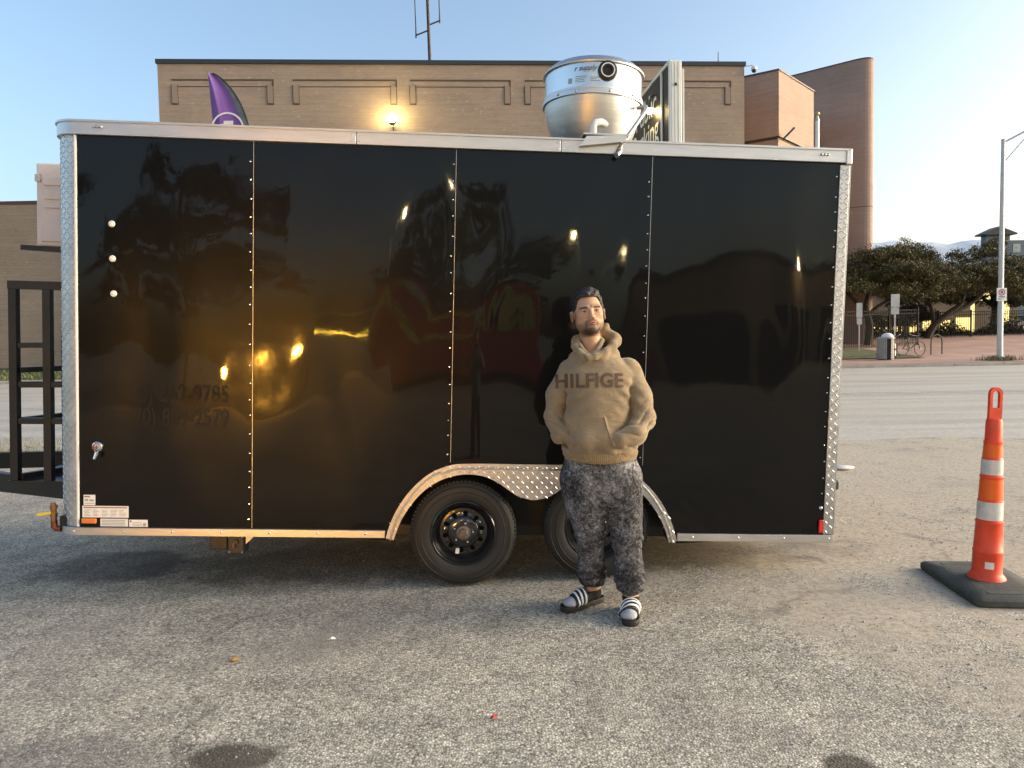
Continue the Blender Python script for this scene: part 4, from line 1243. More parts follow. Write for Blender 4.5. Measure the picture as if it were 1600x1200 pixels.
# head frame: centre, small roll towards one shoulder, chin slightly up
HC = np.array([-0.064, 0.0, 1.665]); h_roll = R(-5.0); h_pitch = R(-4.0); h_yaw = R(3.0)
Hm = np.array(Matrix.Rotation(h_yaw, 3, 'Z') @ Matrix.Rotation(h_roll, 3, 'Y') @ Matrix.Rotation(h_pitch, 3, 'X'))
def hspace(X, Y, Z):
    p = np.stack([X - HC[0], Y - HC[1], Z - HC[2]], -1) @ Hm / np.array([1.06, 1.0, 1.0])
    return p[..., 0], p[..., 1], p[..., 2]
def head_sdf(x, y, z):
    """Head in its own frame: x to the viewer's right, y away from the viewer, z up; chin at -0.122, crown at 0.125."""
    ax_ = np.abs(x)
    d = ell(x, y, z, (0, 0.02, 0.035), (0.076, 0.096, 0.088))
    d = smin(d, ell(x, y, z, (0, -0.022, -0.02), (0.068, 0.072, 0.075)), 0.03)
    d = smin(d, ell(x, y, z, (0, -0.028, -0.068), (0.058, 0.062, 0.05)), 0.03)
    d = smin(d, ell(ax_, y, z, (0.05, 0.0, -0.058), (0.018, 0.036, 0.03)), 0.025)
    d = smin(d, ell(x, y, z, (0, -0.078, -0.102), (0.024, 0.018, 0.017)), 0.022)
    d = smin(d, ell(ax_, y, z, (0.043, -0.06, -0.018), (0.02, 0.022, 0.018)), 0.02)                 # cheekbones
    d = smin(d, cone(ax_, y, z, (0.014, -0.089, 0.021), (0.05, -0.073, 0.024), 0.0075, 0.008), 0.018)  # brow
    d = smax(d, -ell(ax_, y, z, (0.0335, -0.103, 0.004), (0.0185, 0.022, 0.0115)), 0.012)            # sockets
    d = smin(d, ell(ax_, y, z, (0.034, -0.077, 0.003), (0.0165, 0.012, 0.011)), 0.006)               # lids
    d = smax(d, -ell(ax_, y, z, (0.034, -0.092, 0.0025), (0.0115, 0.008, 0.0027)), 0.002)            # lid opening
    d = smin(d, cone(x, y, z, (0, -0.092, 0.012), (0, -0.116, -0.03), 0.0075, 0.0115), 0.012)        # nose
    d = smin(d, ell(ax_, y, z, (0.0125, -0.102, -0.033), (0.008, 0.012, 0.0075)), 0.006)             # wings
    d = smax(d, -ell(ax_, y, z, (0.007, -0.110, -0.0425), (0.0042, 0.006, 0.003)), 0.003)            # nostrils
    d = smin(d, ell(x, y, z, (0, -0.088, -0.056), (0.026, 0.012, 0.012)), 0.012)                     # mouth mound
    d = smin(d, ell(x, y, z, (0, -0.0975, -0.0585), (0.02, 0.0065, 0.0048)), 0.004)                  # upper lip
    d = smin(d, ell(x, y, z, (0, -0.097, -0.069), (0.018, 0.0075, 0.0055)), 0.004)                   # lower lip
    d = smax(d, -ell(x, y, z, (0, -0.106, -0.0637), (0.024, 0.006, 0.0014)), 0.0025)                 # mouth line
    e = ell(ax_ - 0.0 * y, y, z, (0.084, 0.018, -0.012), (0.009, 0.02, 0.033))                       # ears
    e = smin(e, cone(ax_, y, z, (0.088, 0.022, 0.012), (0.086, 0.012, -0.036), 0.006, 0.0055), 0.004)
    e = smax(e, -ell(ax_, y, z, (0.0945, 0.01, -0.01), (0.006, 0.009, 0.016)), 0.004)
    d = smin(d, e, 0.01)
    return d
def sm(a, b, x):
    t = np.clip((x - a) / (b - a), 0, 1); return t * t * (3 - 2 * t)
SKIN = np.array([0.47, 0.285, 0.185])
def skin_tint(X, Y, Z):
    x, y, z = hspace(X, Y, Z)
    n = len(X)
    c = np.tile(SKIN, (n, 1))
    rnd = 0.5 + 0.5 * np.sin(x * 310 + y * 190) * np.sin(z * 270 + x * 90)
    def mix(c, k, col): return c * (1 - k[:, None]) + np.array(col) * k[:, None]
    hd = sm(-0.2, -0.15, z)
    ax_ = np.abs(x)
    front = sm(0.02, -0.04, y)
    c = mix(c, 0.28 * front * hd * np.exp(-((ax_ - 0.042) ** 2 / 0.0004 + (z + 0.03) ** 2 / 0.0006)), (0.52, 0.2, 0.14))
    c = mix(c, 0.3 * front * hd * np.exp(-(x ** 2 / 0.0003 + (z + 0.033) ** 2 / 0.0003)), (0.5, 0.2, 0.13))
    # stubble on the jaw, beard on the chin, moustache
    jaw = sm(-0.045, -0.075, z) * sm(-0.14, -0.122, z) * sm(0.05, 0.0, y) * hd
    c = mix(c, np.clip(0.72 * jaw * (0.7 + 0.3 * rnd), 0, 1), (0.075, 0.05, 0.036))
    side = sm(0.05, 0.062, ax_) * sm(-0.075, -0.05, z) * sm(0.02, 0.0, z) * sm(-0.05, -0.03, y) * sm(0.03, 0.015, y)
    c = mix(c, 0.55 * side, (0.06, 0.045, 0.035))
    chin = sm(-0.08, -0.098, z) * sm(-0.14, -0.12, z) * sm(0.056, 0.026, ax_) * front
    c = mix(c, 0.85 * chin, (0.02, 0.014, 0.011))
    gob = np.exp(-((ax_ - 0.0295) ** 2 / 0.00003)) * sm(-0.1, -0.085, z) * sm(-0.044, -0.055, z) * front
    c = mix(c, 0.62 * gob, (0.025, 0.017, 0.013))
    mous = np.exp(-((z + 0.0485 + 0.35 * np.maximum(ax_ - 0.012, 0)) ** 2 / 0.000022)) * sm(0.033, 0.026, ax_) * front
    c = mix(c, 0.85 * mous, (0.025, 0.017, 0.013))
    lips = np.clip(np.exp(-(((z + 0.064) / 0.0085) ** 4)) * sm(0.0235, 0.017, ax_) * front, 0, 1)
    c = mix(c, 0.75 * lips, (0.36, 0.13, 0.105))
    c = mix(c, 0.85 * np.exp(-((z + 0.0637) / 0.0016) ** 2) * sm(0.023, 0.02, ax_) * front, (0.07, 0.02, 0.018))
    brow = np.exp(-(((z - 0.0225 + 0.16 * np.maximum(ax_ - 0.042, 0) + 0.12 * np.maximum(0.028 - ax_, 0)) / 0.0058) ** 4)) * sm(0.012, 0.019, ax_) * sm(0.058, 0.05, ax_) * front
    c = mix(c, 0.93 * brow, (0.012, 0.009, 0.008))
    lash = np.exp(-(((z - 0.0066 + 6.0 * (ax_ - 0.034) ** 2) / 0.0022) ** 2)) * sm(0.019, 0.022, ax_) * sm(0.05, 0.046, ax_) * front
    c = mix(c, 0.85 * lash, (0.02, 0.014, 0.012))
    c = mix(c, 0.3 * np.exp(-((ax_ - 0.033) ** 2 / 0.00018 + (z + 0.006) ** 2 / 0.00006)) * front, (0.22, 0.1, 0.07))
    return c
def man_body(X, Y, Z):
    x, y, z = hspace(X, Y, Z)
    d = head_sdf(x, y, z)
    d = smin(d, cone(X, Y, Z, (-0.058, 0.03, 1.585), (-0.03, 0.045, 1.40), 0.055, 0.062), 0.022)
    d = smin(d, loft(X, Y, Z, [(0.86, 0, 0.02, 0.15, 0.1), (1.05, 0, 0.02, 0.15, 0.1), (1.3, -0.005, 0.03, 0.18, 0.1), (1.38, -0.01, 0.035, 0.15, 0.075), (1.42, -0.02, 0.04, 0.08, 0.06)]), 0.05)
    d = smin(d, chain(X, Y, Z, [((-0.165, 0.04, 1.345), 0.055), ((-0.243, 0.055, 1.09), 0.042), ((-0.212, -0.01, 0.997), 0.034), ((-0.155, -0.058, 0.965), 0.024), ((-0.08, -0.08, 0.965), 0.026)], 0.03), 0.03)
    d = smin(d, chain(X, Y, Z, [((0.16, 0.035, 1.345), 0.055), ((0.225, -0.03, 1.09), 0.042), ((0.163, -0.107, 1.0), 0.034), ((0.08, -0.13, 0.975), 0.028), ((0.0, -0.12, 0.968), 0.03)], 0.03), 0.03)
    d = smin(d, chain(X, Y, Z, [((-0.09, 0.03, 0.86), 0.085), ((-0.07, 0.02, 0.45), 0.05), ((-0.05, 0.09, 0.09), 0.036), ((-0.055, 0.085, 0.06), 0.036)], 0.04), 0.05)
    d = smin(d, chain(X, Y, Z, [((0.09, 0.03, 0.86), 0.085), ((0.125, -0.01, 0.45), 0.05), ((0.153, -0.025, 0.09), 0.037), ((0.15, -0.03, 0.06), 0.036)], 0.04), 0.05)
    d = smin(d, cone(X, Y, Z, (-0.075, 0.07, 0.05), (-0.19, -0.01, 0.045), 0.028, 0.026), 0.03)
    d = smin(d, cone(X, Y, Z, (0.146, -0.06, 0.05), (0.122, -0.2, 0.045), 0.028, 0.026), 0.03)
    return d
def body_x(): return np.concatenate([np.arange(-0.32, -0.176, 0.009), np.arange(-0.175, 0.05, 0.0028), np.arange(0.052, 0.3, 0.009)])
def body_y(): return np.concatenate([np.arange(-0.26, -0.136, 0.009), np.arange(-0.135, -0.045, 0.0028), np.arange(-0.042, 0.16, 0.006)])
def body_z(): return np.concatenate([np.arange(0.0, 1.40, 0.011), np.arange(1.40, 1.52, 0.006), np.arange(1.522, 1.83, 0.0028)])
PO = Vector((0.493, 4.09, 0.0))
man = net_object('person', man_body, (0, 0, 0, 0, 0, 0), (body_x, body_y, body_z), MT['skin'], smooth_it=1, colour=skin_tint, biggest=True)
man.location = PO
tag(man, 'bearded man in tan hoodie and grey joggers standing before the trailer, hands in pocket', 'person')

def hair_sdf(X, Y, Z):
    x, y, z = hspace(X, Y, Z)
    ax_ = np.abs(x)
    lump = 0.004 * wob(x, y, z, 2.6) + 0.0025 * wob(y, x, z + 3, 5.2)
    d = ell(x, y, z, (0, 0.02, 0.047), (0.083, 0.103, 0.096)) - lump - 0.006 * sm(0.06, 0.14, z)
    # hairline on the brow, temples and round the ears
    line = 0.082 - 0.55 * np.maximum(ax_ - 0.045, 0) - 0.14 * sm(0.052, 0.068, ax_) * sm(-0.06, 0.0, y)
    line = line - 0.22 * sm(-0.05, 0.05, y)
    d = smax(d, (line - z) * 0.8, 0.006)
    d = smax(d, -(ell(ax_, y, z, (0.088, 0.02, -0.012), (0.02, 0.026, 0.04))), 0.003)
    d = smax(d, (-0.075 - z), 0.01)
    return d
net_object('hair', hair_sdf, (-0.17, 0.045, -0.115, 0.15, 1.56, 1.84), 0.0032, MT['hair'], man, smooth_it=1)
for s in (-1, 1):
    e = MB().sphere((0, 0, 0), 0.0118, 20, 14)
    eo = e.build('eye', None, man, smooth='all')
    me = eo.data
    me.materials.append(MT['eye'])
    at = me.color_attributes.new('tint', 'FLOAT_COLOR', 'POINT')
    for i, v in enumerate(me.vertices):
        r_ = math.hypot(v.co.x - 0.0006, v.co.z)
        col = (0.26, 0.22, 0.2) if r_ > 0.0064 or v.co.y > 0 else ((0.03, 0.015, 0.008) if r_ > 0.0025 else (0.003, 0.003, 0.003))
        at.data[i].color = (*col, 1)
    p = Hm @ np.array([s * 0.0335, -0.0765, 0.0022]) + HC
    eo.location = Vector(p)

# hoodie
def knit_material(name, col, rib=False):
    m, nt, bs = newmat(name); L = nt.links.new
    tc = nt.nodes.new('ShaderNodeTexCoord'); P = tc.outputs['Object']
    nz = N(nt, 'ShaderNodeTexNoise', Scale=9.0, Detail=6.0, Roughness=0.6); L(P, nz.inputs['Vector'])
    r = ramp(nt, [(0.3, tuple(c * 0.86 for c in col)), (0.7, tuple(c * 1.1 for c in col))]); L(nz.outputs['Fac'], r.inputs['Fac'])
    nf = N(nt, 'ShaderNodeTexNoise', Scale=420.0, Detail=2.0); L(P, nf.inputs['Vector'])
    r2 = ramp(nt, [(0.3, (0.82, 0.82, 0.82)), (0.7, (1.14, 1.14, 1.14))]); L(nf.outputs['Fac'], r2.inputs['Fac'])
    L(mixc(nt, 1.0, r.outputs['Color'], r2.outputs['Color'], 'MULTIPLY'), bs.inputs['Base Color'])
    bs.inputs['Roughness'].default_value = 0.9; bs.inputs['Specular IOR Level'].default_value = 0.2
    bs.inputs['Sheen Weight'].default_value = 0.25; bs.inputs['Sheen Roughness'].default_value = 0.5
    mpw = nt.nodes.new('ShaderNodeMapping'); mpw.inputs['Scale'].default_value = (1.0, 1.0, 2.3); mpw.inputs['Rotation'].default_value = (0, 0.5, 0); L(P, mpw.inputs['Vector'])
    n4 = N(nt, 'ShaderNodeTexNoise', Scale=7.0, Detail=3.0, Roughness=0.5, Distortion=0.8); L(mpw.outputs['Vector'], n4.inputs['Vector'])
    b1 = N(nt, 'ShaderNodeBump', Strength=0.6, Distance=0.02); L(n4.outputs['Fac'], b1.inputs['Height'])
    b2 = N(nt, 'ShaderNodeBump', Strength=0.5, Distance=0.001); L(nf.outputs['Fac'], b2.inputs['Height']); L(b1.outputs['Normal'], b2.inputs['Normal'])
    L(b2.outputs['Normal'], bs.inputs['Normal'])
    return m
HOOD = (0.25, 0.19, 0.118)
MT['hoodie'] = knit_material('tan_fleece', HOOD)
MT['hoodie_rib'] = knit_material('tan_rib', (0.255, 0.185, 0.1))
def pouch(X, Z):
    rgt = 0.005 + (1.10 - Z) * 0.30; lft = -0.205 + np.maximum(1.02 - Z, 0) * 0.3
    return sm(0.004, -0.004, X - rgt) * sm(-0.004, 0.004, X - lft) * sm(1.106, 1.098, Z)
def hoodie_core(X, Y, Z):
    d = loft(X, Y, Z, [(0.855, -0.005, 0.015, 0.198, 0.128), (0.885, -0.005, 0.015, 0.203, 0.134), (0.93, -0.005, 0.01, 0.218, 0.15), (1.0, -0.008, 0.005, 0.213, 0.152), (1.1, -0.01, 0.005, 0.205, 0.145),
                        (1.22, -0.008, 0.012, 0.205, 0.142), (1.32, -0.006, 0.022, 0.208, 0.135), (1.37, -0.006, 0.03, 0.185, 0.115), (1.41, -0.01, 0.036, 0.14, 0.095), (1.445, -0.02, 0.04, 0.09, 0.08), (1.46, -0.02, 0.04, 0.07, 0.07)], 2.3)
    # creases where the cloth bunches over the waistband and under the arms
    bl = np.exp(-((Z - 0.95) / 0.06) ** 2)
    d = d + 0.006 * bl * np.sin(X * 46 + 3 * np.sin(Z * 22)) + 0.005 * wob(X, Y, Z, 0.5) + 0.009 * (1 - np.abs(np.sin(X * 15 + Z * 12 + 2.2 * np.sin(Z * 8 + X * 3)))) ** 4 * sm(1.27, 1.1, Z) * sm(0.02, 0.16, np.abs(X + 0.03)) + 0.006 * (1 - np.abs(np.sin(Z * 26 - X * 9 + 1.5 * np.sin(X * 14)))) ** 5 * np.exp(-((Z - 0.97) / 0.07) ** 2)
    L_ = chain(X, Y, Z, [((-0.155, 0.04, 1.335), 0.08), ((-0.22, 0.055, 1.20), 0.078), ((-0.243, 0.055, 1.085), 0.066), ((-0.215, -0.01, 0.995), 0.058), ((-0.15, -0.072, 0.962), 0.042)], 0.03)
    R_ = chain(X, Y, Z, [((0.15, 0.035, 1.335), 0.082), ((0.2, -0.01, 1.20), 0.08), ((0.222, -0.035, 1.085), 0.07), ((0.165, -0.11, 1.0), 0.06), ((0.09, -0.145, 0.975), 0.05)], 0.03)
    fold = lambda t: 0.013 * (1 - np.abs(np.sin(t * 46 + 1.4 * np.sin(X * 24 + Y * 20)))) ** 3 - 0.003
    gl = np.exp(-((Z - 1.05) / 0.11) ** 2)
    L_ = L_ + gl * fold(Z + 0.35 * X) + 0.003 * wob(X, Y, Z, 0.8)
    R_ = R_ + gl * fold(Z - 0.35 * X) + 0.003 * wob(X, Y, Z, 0.8)
    low_ = 1 - sm(1.2, 1.34, Z)
    gL = 0.012 * low_ * np.exp(-((d - L_) / 0.014) ** 2); gR = 0.013 * low_ * np.exp(-((d - R_) / 0.014) ** 2)
    d = smin(d, L_, 0.007) + gL; d = smin(d, R_, 0.007) + gR
    d = d - 0.007 * pouch(X, Z) * (Y < 0)
    # drag folds from the armpits across the chest
    d = d + 0.006 * np.exp(-((np.abs(X) - 0.15) / 0.06) ** 2 - ((Z - 1.2) / 0.09) ** 2) * np.sin((Z + 0.7 * np.abs(X)) * 85) * (Y < 0.05)
    # hands pushed into the pouch
    d = smin(d, ell(X, Y, Z, (-0.085, -0.135, 0.975), (0.065, 0.032, 0.05)), 0.03)
    d = smin(d, ell(X, Y, Z, (0.02, -0.14, 0.97), (0.06, 0.032, 0.05)), 0.03)
    return d
def hood_sdf(X, Y, Z):
    # rolled collar low at the throat, hood standing up behind the neck
    ring = [((-0.078, -0.08, 1.42), 0.015), ((-0.118, -0.052, 1.45), 0.016), ((-0.138, 0.0, 1.482), 0.018), ((-0.12, 0.075, 1.51), 0.03), ((-0.05, 0.125, 1.525), 0.045), ((0.04, 0.118, 1.535), 0.045), ((0.09, 0.055, 1.52), 0.03), ((0.07, -0.005, 1.485), 0.02), ((0.02, -0.052, 1.452), 0.017), ((-0.04, -0.08, 1.425), 0.015), ((-0.078, -0.083, 1.418), 0.015)]
    d = chain(X, Y, Z, ring, 0.02)
    d = smin(d, cone(X, Y, Z, (0.035, 0.09, 1.57), (0.098, 0.065, 1.50), 0.03, 0.03), 0.025)
    d = smin(d, cone(X, Y, Z, (-0.03, 0.12, 1.55), (0.05, 0.085, 1.598), 0.03, 0.014), 0.025)
    d = smin(d, cone(X, Y, Z, (-0.1, -0.035, 1.405), (-0.135, 0.03, 1.415), 0.03, 0.04), 0.03)
    d = smin(d, cone(X, Y, Z, (0.0, -0.035, 1.405), (0.07, 0.03, 1.425), 0.03, 0.045), 0.03)
    ring2 = [((-0.062, -0.062, 1.425), 0.015), ((-0.1, -0.042, 1.46), 0.015), ((-0.124, 0.01, 1.505), 0.015), ((-0.1, 0.07, 1.53), 0.016), ((-0.05, 0.09, 1.54), 0.016), ((0.0, 0.07, 1.535), 0.016), ((0.012, 0.01, 1.512), 0.015), ((-0.02, -0.044, 1.462), 0.015), ((-0.062, -0.064, 1.425), 0.015)]
    d = smin(d, chain(X, Y, Z, ring2, 0.01), 0.004)
    d = d + 0.0025 * wob(X, Y, Z, 1.0)
    # hollow for the neck
    d = smax(d, -cone(X, Y, Z, (-0.056, 0.022, 1.60), (-0.055, -0.02, 1.43), 0.068, 0.02), 0.006)
    return d
def hoodie_all(X, Y, Z):
    d = hoodie_core(X, Y, Z)
    d = smax(d, -cone(X, Y, Z, (-0.056, 0.022, 1.60), (-0.055, -0.02, 1.43), 0.068, 0.02), 0.006)
    d = smin(d, hood_sdf(X, Y, Z), 0.012)
    return np.maximum(d, 0.872 - Z)
hoodie = net_object('hoodie', hoodie_all, (-0.34, 0.33, -0.22, 0.22, 0.86, 1.65), 0.0055, MT['hoodie'], man, smooth_it=2)
hem = net_object('hem_rib', lambda X, Y, Z: np.maximum(loft(X, Y, Z, [(0.82, -0.005, 0.012, 0.190, 0.133), (0.86, -0.005, 0.012, 0.199, 0.146), (0.90, -0.005, 0.012, 0.21, 0.15)], 2.3)
                 - 0.0022 * np.sin(np.arctan2(X, -(Y - 0.012)) * 90), np.maximum(0.838 + 0.12 * np.maximum(Y, -0.05) * 0.0 - Z + 0.018 * np.abs(X) / 0.2, Z - 0.9)), (-0.25, 0.24, -0.19, 0.21, 0.81, 0.91), (0.0035, 0.0055, 0.006), MT['hoodie_rib'], hoodie, smooth_it=0)
# surface of the hoodie, for things printed or sewn on it
def bvh_of(o):
    dg = bpy.context.evaluated_depsgraph_get()
    ev = o.evaluated_get(dg)
    me = ev.to_mesh()
    b = BVHTree.FromPolygons([v.co.copy() for v in me.vertices], [tuple(p.vertices) for p in me.polygons])
    ev.to_mesh_clear()
    return b
bpy.context.view_layer.update()
hb = bvh_of(hoodie)
def drape(vs, bvh, lift):
    out = []
    for v in vs:
        h = bvh.ray_cast(Vector((v[0], -1.0, v[2])), Vector((0, 1, 0)))
        if h[0] is None: out.append((v[0], 0.0, v[2]))
        else: out.append(tuple(h[0] + Vector((0, -1, 0)) * lift + h[1] * 0.0))
    return out
MT['letters'] = pmat('brown_felt', (0.115, 0.08, 0.06), 0.95, spec=0.1, var=0.2, vscale=60)
vs, fs = text_mesh('HILFIGER', 0.088, 0.0028, 'LEFT', spacing=1.06, max_edge=0.012)
x0 = min(v[0] for v in vs); x1 = max(v[0] for v in vs); sc_ = 0.435 / (x1 - x0)
z0 = min(v[2] for v in vs)
arcv = [(-0.252 + (v[0] - x0) * sc_, 0, 1.258 + (v[2] - z0) * 1.2 - 0.2 * (-0.252 + (v[0] - x0) * sc_ + 0.04) ** 2) for v in vs]
arcv = [v for v in arcv]
dv_ = drape(arcv, hb, 0.0022)
# leave out pieces that would slide round the side of the chest
okf = [f for f in fs if all(dv_[i][1] < 0.06 and dv_[i][0] < 0.117 for i in f) and max(dv_[i][1] for i in f) - min(dv_[i][1] for i in f) < 0.03]
MB().add(dv_, okf).build('chest_lettering', MT['letters'], hoodie, recalc=False)
# pouch: its two slanted openings as raised welts
for pts in ([(0.0, 1.10), (0.012, 1.05), (0.03, 0.99), (0.05, 0.94)], [(-0.20, 1.02), (-0.185, 0.97), (-0.17, 0.93)], [(-0.165, 1.1), (-0.09, 1.103), (0.0, 1.1)]):
    dense = catmull([(p[0], p[1]) for p in pts], 6)
    q = drape([(p.x, 0, p.y) for p in dense], hb, 0.001)
    MB().tube(q, 0.0038 if pts[0][1] - pts[-1][1] > 0.02 else 0.0016, 6).build('pocket_welt', MT['hoodie'], hoodie, smooth='all')
# button tab at the collar
for k in range(3):
    q = drape([(-0.098 + 0.006 * k, 0, 1.437 - 0.013 * k)], hb, 0.002)[0]
    MB().sphere(q, 0.0035, 8, 6).build('snap', MT['print_black'], hoodie, smooth='all')

# joggers
def jogger_material():
    m, nt, bs = newmat('acid_wash_denim'); L = nt.links.new
    tc = nt.nodes.new('ShaderNodeTexCoord'); P = tc.outputs['Object']
    n1 = N(nt, 'ShaderNodeTexNoise', Scale=60.0, Detail=6.0, Roughness=0.75, Distortion=0.8); L(P, n1.inputs['Vector'])
    n2 = N(nt, 'ShaderNodeTexNoise', Scale=7.0, Detail=4.0, Roughness=0.6); L(P, n2.inputs['Vector'])
    f = math_node(nt, 'ADD', math_node(nt, 'MULTIPLY', n1.outputs['Fac'], 0.75), math_node(nt, 'MULTIPLY', n2.outputs['Fac'], 0.45))
    r = ramp(nt, [(0.46, (0.013, 0.013, 0.015)), (0.56, (0.036, 0.036, 0.04)), (0.66, (0.13, 0.13, 0.138)), (0.77, (0.33, 0.33, 0.34))]); L(f, r.inputs['Fac'])
    L(r.outputs['Color'], bs.inputs['Base Color'])
    bs.inputs['Roughness'].default_value = 0.92; bs.inputs['Specular IOR Level'].default_value = 0.15
    b1 = N(nt, 'ShaderNodeBump', Strength=0.5, Distance=0.004); L(n1.outputs['Fac'], b1.inputs['Height'])
    L(b1.outputs['Normal'], bs.inputs['Normal'])
    return m
MT['jogger'] = jogger_material()
def jogger_sdf(X, Y, Z):
    pel = loft(X, Y, Z, [(0.56, 0, 0.02, 0.15, 0.10), (0.64, -0.004, 0.02, 0.206, 0.125), (0.76, -0.005, 0.02, 0.214, 0.13), (0.86, -0.005, 0.02, 0.2, 0.125), (0.93, -0.005, 0.02, 0.19, 0.12)], 2.4)
    Lg = chain(X, Y, Z, [((-0.105, 0.02, 0.74), 0.117), ((-0.085, 0.012, 0.57), 0.098), ((-0.068, 0.008, 0.43), 0.079), ((-0.056, 0.055, 0.25), 0.069), ((-0.052, 0.088, 0.165), 0.068), ((-0.052, 0.092, 0.135), 0.062)], 0.05)
    Rg = chain(X, Y, Z, [((0.105, 0.02, 0.74), 0.115), ((0.118, 0.0, 0.57), 0.098), ((0.13, -0.022, 0.43), 0.083), ((0.143, -0.022, 0.25), 0.073), ((0.15, -0.025, 0.165), 0.073), ((0.15, -0.027, 0.135), 0.066)], 0.05)
    d = smin(smin(Lg, Rg, 0.014), pel, 0.05)
    kn = np.exp(-((Z - 0.42) / 0.06) ** 2) + np.exp(-((Z - 0.19) / 0.07) ** 2)
    d = d + 0.0055 * kn * np.sin(Z * 130 + 2.0 * np.sin(X * 40 + Y * 25)) + 0.004 * wob(X, Y, Z, 0.6)
    cr = np.exp(-((Z - 0.66) / 0.08) ** 2) * np.exp(-(X / 0.09) ** 2)
    d = d + 0.004 * cr * np.sin((Z * 0.8 + X * 0.9) * 70)
    return np.maximum(np.maximum(d, 0.112 - Z), Z - 0.925)
jog = net_object('joggers', jogger_sdf, (-0.25, 0.25, -0.15, 0.2, 0.1, 0.94), 0.0058, MT['jogger'], man, smooth_it=1)
for (cx, cy, r0) in ((-0.052, 0.091, 0.050), (0.151, -0.027, 0.052)):
    m = MB()
    n = 96; vs = []; fs = []
    for zz, rr_ in ((0.135, r0 + 0.008), (0.122, r0), (0.108, r0 - 0.003), (0.094, r0 - 0.004), (0.093, r0 - 0.009)):
        for j in range(n):
            a = 2 * math.pi * j / n; q = rr_ + 0.0016 * math.cos(32 * a)
            vs.append((cx + q * math.cos(a), cy + q * math.sin(a), zz))
    for i in range(4):
        for j in range(n): fs.append((i * n + j, i * n + (j + 1) % n, (i + 1) * n + (j + 1) % n, (i + 1) * n + j))
    m.add(vs, fs).build('cuff', MT['jogger'], jog, smooth='all')
bpy.context.view_layer.update()
jb = bvh_of(jog)
q = drape([(p.x, 0, p.y) for p in catmull([(0.168, 0.83), (0.162, 0.78), (0.172, 0.73), (0.196, 0.70)], 6)], jb, 0.0)
MB().tube(q, 0.0032, 6).build('pocket_seam', MT['print_black'], jog, smooth='all')
vs = drape([(0.105 + 0.045 * i / 6, 0, 0.673 + 0.008 * j) for j in range(2) for i in range(7)], jb, 0.002)
MB().add(vs, [(i, i + 1, i + 8, i + 7) for i in range(6)]).build('brand_tab', MT['print_black'], jog)
q = drape([(p.x, 0, p.y) for p in catmull([(-0.02, 0.83), (-0.01, 0.74), (0.012, 0.64), (0.03, 0.56)], 6)], jb, 0.0)
MB().tube(q, 0.002, 5).build('fly_seam', MT['jogger'], jog, smooth='all')

